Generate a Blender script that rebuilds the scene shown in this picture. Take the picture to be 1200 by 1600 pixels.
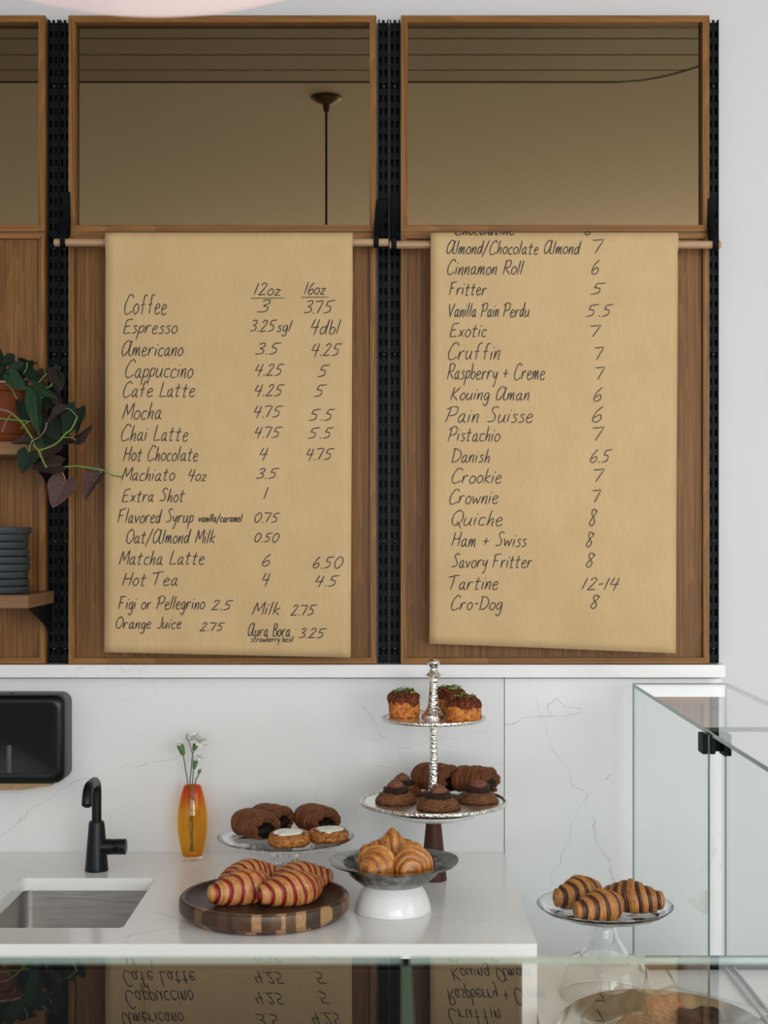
import bpy, bmesh, math, random
from mathutils import Vector, Matrix
PI = math.pi
SC = bpy.context.scene
COL = SC.collection
for o in list(bpy.data.objects): bpy.data.objects.remove(o, do_unlink=True)

# ------------------------------------------------------------------ camera, world, light, exposure
F, CX, CY, EYE = 2260.0, 605.0, 830.0, 1.70          # focal length in px (1200x1600), vanishing point, eye height
D = 3.565                                            # distance of the marble backsplash
cam = bpy.data.cameras.new('camera'); camo = bpy.data.objects.new('camera', cam); COL.objects.link(camo)
camo.location = (0, 0, EYE); camo.rotation_euler = (PI/2, 0, 0)
cam.sensor_width = 36; cam.sensor_fit = 'AUTO'; cam.lens = F/1600*36
cam.shift_x = -(CX-600)/1600; cam.shift_y = (CY-800)/1600
cam.dof.use_dof = True; cam.dof.focus_distance = 3.2; cam.dof.aperture_fstop = 7.0
cam.clip_start = 0.05
SC.camera = camo

w = bpy.data.worlds.new('overcast_sky'); SC.world = w; w.use_nodes = True
w.node_tree.nodes['Background'].inputs[0].default_value = (0.86, 0.93, 1.0, 1)
w.node_tree.nodes['Background'].inputs[1].default_value = 1.0

def area(name, loc, rot, sx, sy, power, color):
    l = bpy.data.lights.new(name, 'AREA'); l.shape = 'RECTANGLE'; l.size = sx; l.size_y = sy
    l.energy = power; l.color = color
    o = bpy.data.objects.new(name, l); COL.objects.link(o); o.location = loc; o.rotation_euler = rot
    return o
# daylight coming in through the street windows behind the camera and at the two sides
DAY = (0.995, 0.99, 0.985)
area('daylight_street_right', (2.35, -3.93, 1.95), (PI/2, 0, 0), 2.5, 2.5, 300, DAY)
area('daylight_street_middle', (-0.4, -3.93, 1.95), (PI/2, 0, 0), 2.3, 2.5, 110, DAY)
area('daylight_street_left', (-2.95, -3.93, 1.9), (PI/2, 0, 0), 1.7, 2.4, 25, DAY)
area('daylight_side', (3.93, 0.2, 1.9), (PI/2, 0, PI/2), 2.4, 2.4, 60, DAY)

vs = SC.view_settings
vs.view_transform = 'Standard'; vs.look = 'None'; vs.gamma = 1; vs.use_curve_mapping = False
vs.exposure = -0.57
SC.cycles.max_bounces = 12; SC.cycles.transparent_max_bounces = 24
SC.cycles.transmission_bounces = 12; SC.cycles.glossy_bounces = 8
SC.cycles.sample_clamp_indirect = 4.0
SC.cycles.use_denoising = True

# ------------------------------------------------------------------ node helpers
class T:
    def __init__(s, name):
        s.m = bpy.data.materials.new(name); s.m.use_nodes = True
        s.t = s.m.node_tree; s.t.nodes.clear()
        s.out = s.t.nodes.new('ShaderNodeOutputMaterial')
    def n(s, typ, **kw):
        nd = s.t.nodes.new(typ)
        for k, v in kw.items(): setattr(nd, k, v)
        return nd
    def link(s, a, b): s.t.links.new(a, b)
    def put(s, sock, v):
        if isinstance(v, bpy.types.NodeSocket): s.link(v, sock)
        elif v is not None:
            if isinstance(v, tuple) and sock.type == 'RGBA' and len(v) == 3: v = v + (1,)
            sock.default_value = v
    def coord(s, which='Object', scale=(1,1,1), rot=(0,0,0), loc=(0,0,0)):
        c = s.n('ShaderNodeTexCoord'); m = s.n('ShaderNodeMapping')
        m.inputs['Scale'].default_value = scale; m.inputs['Rotation'].default_value = rot; m.inputs['Location'].default_value = loc
        s.link(c.outputs[which], m.inputs[0]); return m.outputs[0]
    def noise(s, vec, scale=5, detail=3, rough=.5, dist=0):
        n = s.n('ShaderNodeTexNoise'); s.put(n.inputs['Vector'], vec)
        n.inputs['Scale'].default_value = scale; n.inputs['Detail'].default_value = detail
        n.inputs['Roughness'].default_value = rough; n.inputs['Distortion'].default_value = dist
        return n.outputs[0]
    def ramp(s, fac, stops, interp='LINEAR'):
        r = s.n('ShaderNodeValToRGB'); r.color_ramp.interpolation = interp
        e = r.color_ramp.elements
        while len(e) > 1: e.remove(e[-1])
        e[0].position = stops[0][0]; e[0].color = tuple(stops[0][1]) + (1,)
        for p, c in stops[1:]:
            x = e.new(p); x.color = tuple(c) + (1,)
        s.put(r.inputs[0], fac); return r.outputs[0]
    def mix(s, f, a, b, blend='MIX'):
        m = s.n('ShaderNodeMix', data_type='RGBA', blend_type=blend)
        s.put(m.inputs[0], f); s.put(m.inputs[6], a); s.put(m.inputs[7], b); return m.outputs[2]
    def math(s, op, a, b=None, clamp=False):
        m = s.n('ShaderNodeMath', operation=op); m.use_clamp = clamp
        s.put(m.inputs[0], a)
        if b is not None: s.put(m.inputs[1], b)
        return m.outputs[0]
    def rng(s, v, a, b, c=0, d=1):
        m = s.n('ShaderNodeMapRange'); s.put(m.inputs[0], v)
        for i, x in enumerate((a, b, c, d)): m.inputs[i+1].default_value = x
        return m.outputs[0]
    def bump(s, h, strength=.3, dist=.01):
        b = s.n('ShaderNodeBump'); b.inputs['Strength'].default_value = strength; b.inputs['Distance'].default_value = dist
        s.put(b.inputs['Height'], h); return b.outputs[0]
    def pbr(s, color=(.8,.8,.8), rough=.5, metal=0, normal=None, **kw):
        p = s.n('ShaderNodeBsdfPrincipled')
        s.put(p.inputs['Base Color'], color); s.put(p.inputs['Roughness'], rough); s.put(p.inputs['Metallic'], metal)
        if normal is not None: s.put(p.inputs['Normal'], normal)
        for k, v in kw.items(): s.put(p.inputs[k.replace('_', ' ')], v)
        s.link(p.outputs[0], s.out.inputs[0]); return p

M = {}
def simple(key, color, rough=.5, metal=0, **kw):
    t = T(key); t.pbr(color, rough, metal, **kw); M[key] = t.m; return t.m

def grained(key, dark, mid, light, axis, rough=.45, fine=190, seed=0.0, cath=True):
    """oak with the grain running along one local axis"""
    t = T(key); k = 1.0
    sc = {'x': (1.0, fine*.5, fine), 'z': (fine, fine*.5, 1.0), 'y': (fine, 1.0, fine)}[axis]
    v = t.coord('Object', sc, loc=(seed, seed*.7, seed*1.3))
    fi = t.noise(v, 1.6, 5, .65, .3)
    sc2 = {'x': (.9, 9, 13), 'z': (13, 9, .9), 'y': (13, .9, 9)}[axis]
    v2 = t.coord('Object', sc2, loc=(seed*2, seed, seed))
    lo = t.noise(v2, 1.0, 2, .5, .6)
    wv = t.math('FRACT', t.math('MULTIPLY', lo, 16.0 if cath else 8.0))
    ring = t.rng(wv, 0, .75)
    c = t.ramp(fi, [(.3, dark), (.5, mid), (.72, light)])
    c = t.mix(t.math('MULTIPLY', ring, .42), c, dark)
    v3 = t.coord('Object', tuple(a*2.2 for a in sc), loc=(seed*5, 1, seed))
    pore = t.rng(t.noise(v3, 1.5, 2, .5), .62, .7)
    c = t.mix(t.math('MULTIPLY', pore, .75), c, tuple(a*.35 for a in dark))
    t.pbr(c, rough, normal=t.bump(fi, .12, .002), Specular_IOR_Level=.2); M[key] = t.m; return t.m
OD, OM, OL = (.100, .040, .009), (.265, .120, .031), (.37, .185, .052)
grained('oak_vertical', OD, OM, OL, 'z')
grained('oak_horizontal', OD, OM, OL, 'x', seed=3.1)
grained('oak_panel', (.085,.034,.008), (.222,.100,.026), (.315,.150,.042), 'z', seed=7.7)
grained('oak_shelf', (.12,.058,.024), (.22,.118,.052), (.30,.17,.08), 'x', seed=5.2)
grained('dowel_wood', (.33,.195,.105), (.43,.275,.160), (.50,.34,.205), 'x', fine=60, cath=False)
grained('brown_leg_wood', (.050,.017,.012), (.075,.026,.018), (.09,.033,.022), 'z', fine=120, cath=False)

def marble(key, segs, base, plane='xz', width=.0016, seed=0.0, extra=.5, rough=.18):
    """white engineered marble; segs are the veins that can be seen, as (x0,z0,x1,z1,strength)"""
    t = T(key)
    c = t.n('ShaderNodeTexCoord'); obj = c.outputs['Object']
    nz = t.n('ShaderNodeTexNoise'); t.put(nz.inputs['Vector'], obj); nz.inputs['Scale'].default_value = 26; nz.inputs['Detail'].default_value = 4
    sub = t.n('ShaderNodeVectorMath', operation='SUBTRACT'); t.link(nz.outputs[1], sub.inputs[0]); sub.inputs[1].default_value = (.5,.5,.5)
    scl = t.n('ShaderNodeVectorMath', operation='SCALE'); t.link(sub.outputs[0], scl.inputs[0]); scl.inputs['Scale'].default_value = .034
    add = t.n('ShaderNodeVectorMath', operation='ADD'); t.link(obj, add.inputs[0]); t.link(scl.outputs[0], add.inputs[1])
    sep = t.n('ShaderNodeSeparateXYZ'); t.link(add.outputs[0], sep.inputs[0])
    comb = t.n('ShaderNodeCombineXYZ'); t.link(sep.outputs[0], comb.inputs[0]); t.link(sep.outputs[2 if plane == 'xz' else 1], comb.inputs[1])
    P2 = comb.outputs[0]
    total = None
    for (x0, z0, x1, z1, st) in segs:
        a = Vector((x0, z0, 0)); b = Vector((x1, z1, 0)); ba = b-a
        pa = t.n('ShaderNodeVectorMath', operation='SUBTRACT'); t.link(P2, pa.inputs[0]); pa.inputs[1].default_value = a
        dt = t.n('ShaderNodeVectorMath', operation='DOT_PRODUCT'); t.link(pa.outputs[0], dt.inputs[0]); dt.inputs[1].default_value = ba
        h = t.math('MULTIPLY', dt.outputs['Value'], 1/max(ba.length_squared, 1e-9), clamp=True)
        hb = t.n('ShaderNodeVectorMath', operation='SCALE'); hb.inputs[0].default_value = ba; t.link(h, hb.inputs['Scale'])
        df = t.n('ShaderNodeVectorMath', operation='DISTANCE'); t.link(pa.outputs[0], df.inputs[0]); t.link(hb.outputs[0], df.inputs[1])
        mk = t.rng(df.outputs['Value'], 0, width*(1+st), st, 0)
        total = mk if total is None else t.math('MAXIMUM', total, mk)
    brk = t.rng(t.noise(obj, 14, 3, .6), .38, .62)
    if total is not None: total = t.math('MULTIPLY', total, brk)
    # faint small veins of the same stone everywhere
    nv = t.noise(t.coord('Object', (1,1,1), loc=(seed, seed*2, seed*3)), 2.6, 7, .55, .4)
    line = t.rng(t.math('ABSOLUTE', t.math('SUBTRACT', nv, .5)), 0, .006, 1, 0)
    msk = t.rng(t.noise(t.coord('Object', (1,1,1), loc=(seed*4, 3, seed)), 3.2, 2), .55, .72)
    fv = t.math('MULTIPLY', t.math('MULTIPLY', line, msk), extra*.6)
    total = fv if total is None else t.math('MAXIMUM', total, fv)
    cloud = t.noise(obj, 2.0, 3)
    cb = t.mix(t.rng(cloud, .35, .7), base, tuple(x*.955 for x in base))
    col = t.mix(total, cb, (.27, .27, .265))
    t.pbr(col, rough); M[key] = t.m; return t.m

# kraft paper
t = T('kraft_paper')
v = t.coord('Object', (1,1,1))
c = t.mix(t.rng(t.noise(v, 9, 4), .3, .7), (.515,.350,.165), (.56,.39,.195))
c = t.mix(t.rng(t.noise(t.coord('Object', (90, 90, 14)), 3, 2), .35, .75, 0, .25), c, (.40,.265,.125))
h = t.noise(t.coord('Object', (5, 1, 1.6)), 1.4, 3, .5)
t.pbr(c, .72, normal=t.bump(h, .35, .02)); M['kraft_paper'] = t.m
t = T('kraft_towel'); c = t.mix(t.noise(t.coord('Object'), 120, 3), (.22,.13,.065), (.42,.27,.14)); t.pbr(c, .9); M['kraft_towel'] = t.m
simple('ink', (.018,.014,.012), .6)

simple('white_paint', (.585,.588,.59), .6)
simple('white_laminate', (.86,.86,.855), .35)
simple('ceiling_paint', (.86,.855,.84), .8)
simple('plank_paint', (.50,.485,.45), .6)
simple('groove_black', (.012,.012,.012), .7)
simple('floor_concrete', (.46,.45,.43), .5)
simple('steel_black', (.0035,.005,.0065), .5, 0, Specular_IOR_Level=.09)
simple('strap_black', (.003,.0035,.004), .7, 0, Specular_IOR_Level=.12)
simple('faucet_black', (.004,.005,.006), .36, 0, Specular_IOR_Level=.28)
simple('plastic_black', (.003,.0038,.0045), .28, 0, Specular_IOR_Level=.25)
simple('plastic_black_matte', (.050,.053,.052), .45, 0, Specular_IOR_Level=.35)
simple('cabinet_black', (.004,.005,.0055), .45, 0, Specular_IOR_Level=.2)
simple('aluminium', (.45,.46,.46), .4, 1.0)
simple('rail_black', (.006,.007,.007), .5, 0, Specular_IOR_Level=.2)
simple('screw_steel', (.45,.45,.45), .25, 1.0)
simple('brass_aged', (.15,.125,.075), .4, 1.0)
t = T('brushed_steel'); n_ = t.noise(t.coord('Object', (6, 6, 260)), 3, 3)
t.pbr(t.mix(n_, (.42,.40,.38), (.62,.60,.57)), t.rng(n_, .3, .7, .30, .46), 1.0); M['brushed_steel'] = t.m
t = T('bronze_mirror'); g = t.n('ShaderNodeBsdfGlossy'); g.inputs['Color'].default_value = (.200, .145, .079, 1); g.inputs['Roughness'].default_value = .0
t.link(g.outputs[0], t.out.inputs[0]); M['bronze_mirror'] = t.m
t = T('white_ceramic'); t.pbr((.80,.80,.79), .12, Coat_Weight=.3); M['white_ceramic'] = t.m
t = T('hammered_silver')
vo = t.n('ShaderNodeTexVoronoi'); vo.feature = 'F1'; t.link(t.coord('Object', (1,1,1)), vo.inputs['Vector']); vo.inputs['Scale'].default_value = 190
t.pbr((.80,.77,.71), .10, 1.0, normal=t.bump(vo.outputs[0], .55, .0035)); M['hammered_silver'] = t.m
simple('polished_silver', (.80,.77,.71), .07, 1.0)
simple('satin_silver', (.85,.84,.81), .26, 1.0)
t = T('pewter'); n_ = t.noise(t.coord('Object'), 60, 5, .6)
t.pbr(t.ramp(n_, [(.3,(.10,.098,.092)),(.52,(.24,.236,.228)),(.72,(.48,.475,.46))]), t.rng(n_, .3, .7, .14, .30), 1.0, normal=t.bump(n_, .2, .004)); M['pewter'] = t.m
t = T('old_silver_tray'); n_ = t.noise(t.coord('Object'), 14, 3)
t.pbr(t.ramp(n_, [(.3,(.42,.40,.36)),(.7,(.58,.57,.54))]), .09, 1.0); M['old_silver_tray'] = t.m
simple('parchment', (.72,.73,.71), .6)
t = T('pink_opal_glass'); t.pbr((.86,.74,.75), .25, Emission_Color=(1.0,.80,.825), Emission_Strength=.70); M['pink_opal_glass'] = t.m
t = T('terracotta'); n_ = t.noise(t.coord('Object'), 30, 4); t.pbr(t.mix(n_, (.11,.026,.009), (.17,.045,.015)), .7, Specular_IOR_Level=.15); M['terracotta'] = t.m
simple('terracotta_rim', (.42,.27,.19), .8)
simple('soil', (.02,.014,.010), .95)
t = T('stoneware_blue'); n_ = t.noise(t.coord('Object', (1,1,1)), 60, 3); t.pbr(t.mix(n_, (.016,.024,.028), (.026,.038,.043)), .45); M['stoneware_blue'] = t.m

def clear_glass(key, color=(1,1,1), ior=1.47, rough=0.0):
    t = T(key); t.pbr(color, rough, 0, Transmission_Weight=1.0, IOR=ior); M[key] = t.m
def thin_glass(key, tint, strength=1.0, bumpy=None):
    """a pane face: Schlick reflection over a straight see-through tint"""
    t = T(key)
    g = t.n('ShaderNodeNewGeometry')
    dt = t.n('ShaderNodeVectorMath', operation='DOT_PRODUCT'); t.link(g.outputs['Normal'], dt.inputs[0]); t.link(g.outputs['Incoming'], dt.inputs[1])
    c = t.math('SUBTRACT', 1.0, t.math('ABSOLUTE', dt.outputs['Value']), clamp=True)
    f = t.math('ADD', t.math('MULTIPLY', t.math('POWER', c, 5.0), .96), .04)
    f = t.math('MULTIPLY', f, strength, clamp=True)
    tr = t.n('ShaderNodeBsdfTransparent'); tr.inputs[0].default_value = tint + (1,)
    gl = t.n('ShaderNodeBsdfGlossy'); gl.inputs['Roughness'].default_value = 0.0; gl.inputs['Color'].default_value = (1,1,1,1)
    if bumpy:
        t.link(t.bump(t.noise(t.coord('Object'), bumpy[0], 2), bumpy[1], .004), gl.inputs['Normal'])
    mx = t.n('ShaderNodeMixShader'); t.link(f, mx.inputs[0]); t.link(tr.outputs[0], mx.inputs[1]); t.link(gl.outputs[0], mx.inputs[2])
    t.link(mx.outputs[0], t.out.inputs[0]); M[key] = t.m
thin_glass('pane_glass', (.968,.984,.978), .42)
thin_glass('window_glass', (.97,.98,.98))
thin_glass('pane_top', (.965,.98,.972), 1.12)
t = T('pane_under'); tr = t.n('ShaderNodeBsdfTransparent'); tr.inputs[0].default_value = (.99,.995,.992,1); t.link(tr.outputs[0], t.out.inputs[0]); M['pane_under'] = t.m
t = T('pane_edge'); t.pbr((.075,.17,.125), .12, 0, Transmission_Weight=.25, IOR=1.5); M['pane_edge'] = t.m
t = T('pane_edge_light'); t.pbr((.62,.80,.72), .15, 0, Transmission_Weight=.55, IOR=1.45); M['pane_edge_light'] = t.m
thin_glass('stand_glass', (.965,.975,.97), 1.25)
clear_glass('solid_glass', (.98,.99,.985))

# amber vase: deeper orange towards the neck, as blown
t = T('amber_glass')
sp = t.n('ShaderNodeSeparateXYZ'); t.link(t.coord('Object'), sp.inputs[0])
c = t.ramp(t.rng(sp.outputs[2], .0, .177), [(0,(.985,.80,.28)), (.08,(.98,.76,.24)), (.30,(.988,.815,.27)), (.66,(.988,.80,.255)), (.84,(.97,.62,.15)), (.93,(.95,.50,.11)), (1,(.93,.42,.10))])
tr = t.n('ShaderNodeBsdfTransparent'); t.link(c, tr.inputs[0])
df = t.n('ShaderNodeBsdfTranslucent'); t.link(c, df.inputs[0])
d2 = t.n('ShaderNodeBsdfDiffuse'); t.link(c, d2.inputs[0])
m0 = t.n('ShaderNodeMixShader'); m0.inputs[0].default_value = .5; t.link(df.outputs[0], m0.inputs[1]); t.link(d2.outputs[0], m0.inputs[2])
m1 = t.n('ShaderNodeMixShader'); m1.inputs[0].default_value = .07; t.link(tr.outputs[0], m1.inputs[1]); t.link(m0.outputs[0], m1.inputs[2])
gl = t.n('ShaderNodeBsdfGlossy'); gl.inputs['Roughness'].default_value = .03
fr = t.n('ShaderNodeLayerWeight'); fr.inputs[0].default_value = .12
m2 = t.n('ShaderNodeMixShader'); t.link(t.math('MULTIPLY', t.math('ADD', t.math('POWER', fr.outputs['Facing'], 4.0), .045), .8), m2.inputs[0])
t.link(m1.outputs[0], m2.inputs[1]); t.link(gl.outputs[0], m2.inputs[2]); t.link(m2.outputs[0], t.out.inputs[0]); M['amber_glass'] = t.m

# board of end-grain walnut and maple blocks round a centre
t = T('end_grain_blocks')
sp = t.n('ShaderNodeSeparateXYZ'); t.link(t.coord('Object'), sp.inputs[0])
bx_ = t.math('FLOOR', t.math('MULTIPLY', t.math('ADD', sp.outputs[0], t.math('MULTIPLY', t.math('FLOOR', t.math('MULTIPLY', sp.outputs[1], 30)), .011)), 52))
by_ = t.math('FLOOR', t.math('MULTIPLY', sp.outputs[1], 30))
cb = t.n('ShaderNodeCombineXYZ'); t.link(bx_, cb.inputs[0]); t.link(by_, cb.inputs[1])
wn = t.n('ShaderNodeTexWhiteNoise'); wn.noise_dimensions = '2D'; t.link(cb.outputs[0], wn.inputs['Vector'])
c = t.ramp(wn.outputs[0], [(0,(.050,.022,.011)),(.28,(.085,.040,.019)),(.50,(.125,.062,.029)),(.66,(.17,.088,.042)),(.80,(.42,.235,.105)),(1,(.47,.28,.13))], 'CONSTANT')
wv = t.n('ShaderNodeTexWave'); wv.wave_type = 'RINGS'; wv.inputs['Scale'].default_value = 60; wv.inputs['Distortion'].default_value = 6; t.link(t.coord('Object'), wv.inputs['Vector'])
c = t.mix(t.math('MULTIPLY', wv.outputs[1], .3), c, (.03,.014,.007))
t.pbr(c, .38); M['end_grain_blocks'] = t.m
t = T('walnut_dark'); wn2 = t.noise(t.coord('Object', (40, 6, 6)), 1.5, 4)
t.pbr(t.ramp(wn2, [(.3,(.018,.009,.006)),(.55,(.038,.019,.011)),(.75,(.075,.036,.018))]), .42); M['walnut_dark'] = t.m

# baked doughs ---------------------------------------------------------------
def dough(key, light, mid, deep, stripe=None, band=.36, bumpd=.35, lines=1.0, rough=.42):
    """laminated dough; UV.x is the place inside one rolled turn, UV.y the place along the croissant"""
    t = T(key)
    uv = t.n('ShaderNodeUVMap'); uv.uv_map = 'turns'
    sp = t.n('ShaderNodeSeparateXYZ'); t.link(uv.outputs[0], sp.inputs[0])
    ob = t.coord('Object')
    oi = t.n('ShaderNodeObjectInfo')
    big = t.noise(ob, 85, 4, .6)
    cbn = t.n('ShaderNodeCombineXYZ'); t.link(t.math('MULTIPLY', sp.outputs[1], 52), cbn.inputs[0])
    nz = t.n('ShaderNodeTexNoise'); t.link(ob, nz.inputs['Vector']); nz.inputs['Scale'].default_value = 45
    t.link(nz.outputs[0], cbn.inputs[1]); t.link(t.math('MULTIPLY', oi.outputs['Random'], 20), cbn.inputs[2])
    lam = t.noise(cbn.outputs[0], 1.6, 4, .6)
    c = t.ramp(t.math('ADD', t.math('MULTIPLY', lam, .62*lines), t.math('MULTIPLY', big, 1-.62*lines)), [(.34, deep), (.48, mid), (.62, light)])
    if stripe:
        edge = t.math('ADD', sp.outputs[0], t.math('MULTIPLY', t.math('SUBTRACT', lam, .5), .16))
        msk = t.rng(edge, band-.03, band+.03, 1, 0)
        scol = t.mix(lam, stripe, tuple(min(1, x*1.6) for x in stripe))
        c = t.mix(msk, c, scol)
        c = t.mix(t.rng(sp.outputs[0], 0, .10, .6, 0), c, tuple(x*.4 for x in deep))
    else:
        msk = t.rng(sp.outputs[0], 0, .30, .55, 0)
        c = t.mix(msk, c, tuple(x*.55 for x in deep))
    bh = t.math('ADD', t.math('MULTIPLY', lam, .8), t.math('MULTIPLY', t.noise(ob, 420, 3), .35))
    t.pbr(c, rough, normal=t.bump(bh, bumpd, .004), Coat_Weight=.10, Coat_Roughness=.3); M[key] = t.m
dough('butter_dough', (.74,.36,.095), (.50,.175,.030), (.22,.048,.008), rough=.26)
dough('raspberry_dough', (.64,.33,.11), (.50,.215,.055), (.27,.08,.018), stripe=(.24,.007,.009), band=.34)
dough('chocolate_striped_dough', (.58,.27,.066), (.42,.155,.030), (.20,.058,.012), stripe=(.060,.019,.006), band=.42)
def crumb(key, light, mid, deep, scale=40, bumpd=.5, rough=.55, zsq=1.0, xsq=1.0):
    t = T(key); ob = t.coord('Object', (xsq,1,zsq))
    n1 = t.noise(ob, scale, 5, .62)
    c = t.ramp(n1, [(.32, deep), (.5, mid), (.68, light)])
    t.pbr(c, rough, normal=t.bump(t.noise(t.coord('Object', (xsq,1,zsq)), scale*3, 3), bumpd, .004), Specular_IOR_Level=.28); M[key] = t.m
crumb('cocoa_crust', (.31,.105,.034), (.165,.050,.0155), (.060,.017,.006), 60, .7, xsq=7)
crumb('cocoa_layers', (.30,.115,.045), (.16,.057,.022), (.05,.016,.007), 120, .8, zsq=5)
crumb('cocoa_puff', (.36,.155,.060), (.19,.072,.027), (.055,.018,.008), 90, .8, zsq=6)
crumb('brownie', (.050,.020,.013), (.028,.011,.008), (.012,.005,.004), 260, .8)
crumb('hollow_dark', (.020,.008,.005), (.011,.005,.003), (.006,.003,.002), 120, .3)
crumb('chocolate_cream', (.24,.095,.055), (.185,.070,.040), (.13,.048,.027), 150, .15, .5)
crumb('quiche_crust', (.68,.27,.050), (.46,.140,.020), (.13,.028,.008), 120, .5)
crumb('quiche_top', (.40,.085,.018), (.13,.028,.010), (.012,.006,.006), 190, .9)
crumb('bun_crust', (.62,.29,.08), (.38,.135,.030), (.11,.030,.009), 110, .5, zsq=2)
crumb('caramel_crust', (.55,.25,.11), (.36,.14,.055), (.18,.06,.024), 130, .6)
crumb('dark_crust', (.085,.034,.020), (.045,.017,.010), (.02,.008,.006), 180, .8)
simple('icing', (.82,.78,.68), .35, Subsurface_Weight=.15)
simple('microgreen', (.12,.27,.045), .5)
simple('petal_white', (.86,.85,.80), .6)
simple('calyx_green', (.07,.17,.035), .5)
simple('stem_green', (.035,.10,.055), .5)
simple('vine_green', (.12,.20,.032), .45)
simple('vine_pink', (.20,.105,.075), .5)
def leafmat(key, a, b, vein, rough=.4):
    t = T(key); uv = t.n('ShaderNodeUVMap'); uv.uv_map = 'leaf'
    sp = t.n('ShaderNodeSeparateXYZ'); t.link(uv.outputs[0], sp.inputs[0])
    ax = t.math('ABSOLUTE', sp.outputs[0])
    mid = t.rng(ax, .0, .05, 1, 0)
    q = t.math('FRACT', t.math('MULTIPLY', t.math('SUBTRACT', sp.outputs[1], t.math('MULTIPLY', t.math('POWER', ax, 1.6), .42)), 5.0))
    side = t.rng(t.math('ABSOLUTE', t.math('SUBTRACT', q, .5)), 0, .09, .55, 0)
    c = t.mix(t.noise(t.coord('Object'), 40, 3), a, b)
    c = t.mix(t.math('MAXIMUM', mid, side), c, vein)
    t.pbr(c, rough, Specular_IOR_Level=.15); M[key] = t.m
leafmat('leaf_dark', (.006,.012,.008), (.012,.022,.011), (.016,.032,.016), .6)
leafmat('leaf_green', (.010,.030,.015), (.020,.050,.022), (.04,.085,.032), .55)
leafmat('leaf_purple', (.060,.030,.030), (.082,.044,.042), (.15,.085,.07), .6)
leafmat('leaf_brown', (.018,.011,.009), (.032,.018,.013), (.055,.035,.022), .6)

# ------------------------------------------------------------------ geometry helpers
def W(px, py, d):
    return Vector(((px-CX)/F*d, d, EYE-(py-CY)/F*d))
def XW(px, d): return (px-CX)/F*d
def ZW(py, d): return EYE-(py-CY)/F*d

def finish(name, bm, mats, parent=None, smooth=35, loc=None):
    bmesh.ops.remove_doubles(bm, verts=bm.verts, dist=1e-6)
    bmesh.ops.recalc_face_normals(bm, faces=bm.faces)
    me = bpy.data.meshes.new(name); bm.to_mesh(me); bm.free()
    for m in (mats if isinstance(mats, (list, tuple)) else [mats]):
        me.materials.append(M[m] if isinstance(m, str) else m)
    if smooth:
        me.shade_smooth()
        if smooth < 180: me.set_sharp_from_angle(angle=math.radians(smooth))
    o = bpy.data.objects.new(name, me); COL.objects.link(o)
    if parent: o.parent = parent
    if loc is not None: o.location = loc
    return o
def tag(o, label, cat, group=None, kind=None):
    if label: o['label'] = label
    if cat: o['category'] = cat
    if group: o['group'] = group
    if kind: o['kind'] = kind
    return o
def thing(name, label, cat, loc=(0,0,0), rz=0, group=None):
    o = bpy.data.objects.new(name, None); COL.objects.link(o)
    o.empty_display_size = .05
    o.location = loc; o.rotation_euler = (0, 0, rz)
    return tag(o, label, cat, group)
def structure(o): o['kind'] = 'structure'; return o
def dup(root, loc, rz=0, label=None, group=None, scale=None, rot=None):
    r = root.copy(); COL.objects.link(r); r.location = loc; r.rotation_euler = rot or (0, 0, rz)
    if scale is not None: r.scale = (scale,)*3 if not isinstance(scale, (tuple, list)) else scale
    if label: r['label'] = label
    if group: r['group'] = group
    for ch in list(root.children):
        c = ch.copy(); COL.objects.link(c); c.parent = r
        for g in list(ch.children):
            d_ = g.copy(); COL.objects.link(d_); d_.parent = c
    return r
def bx(bm, x0, x1, y0, y1, z0, z1, bev=0, mi=0, seg=2):
    vs_ = [bm.verts.new((x, y, z)) for z in (z0, z1) for y in (y0, y1) for x in (x0, x1)]
    fs = []
    for q in ((0,2,3,1),(4,5,7,6),(0,1,5,4),(2,6,7,3),(0,4,6,2),(1,3,7,5)):
        f = bm.faces.new([vs_[i] for i in q]); f.material_index = mi; fs.append(f)
    if bev:
        es = list({e for f in fs for e in f.edges})
        r = bmesh.ops.bevel(bm, geom=es, offset=bev, segments=seg, affect='EDGES', profile=.5)
        for f in r['faces']: f.material_index = mi
def prism(bm, poly, axis, a, b, mi=0, bev=0, mi_side=None):
    """extrude a 2D polygon along axis from a to b; for axis x poly=(y,z), y -> (x,z), z -> (x,y)"""
    def mk(p, t):
        return {'x': (t, p[0], p[1]), 'y': (p[0], t, p[1]), 'z': (p[0], p[1], t)}[axis]
    A = [bm.verts.new(mk(p, a)) for p in poly]; B = [bm.verts.new(mk(p, b)) for p in poly]
    fs = [bm.faces.new(A), bm.faces.new(B[::-1])]
    for f in fs: f.material_index = mi
    n = len(poly); sd = []
    for i in range(n):
        f = bm.faces.new((A[i], B[i], B[(i+1) % n], A[(i+1) % n])); f.material_index = mi if mi_side is None else mi_side; sd.append(f)
    if bev:
        es = list({e for f in fs for e in f.edges})
        bmesh.ops.bevel(bm, geom=es, offset=bev, segments=3, affect='EDGES', profile=.5)
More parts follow.
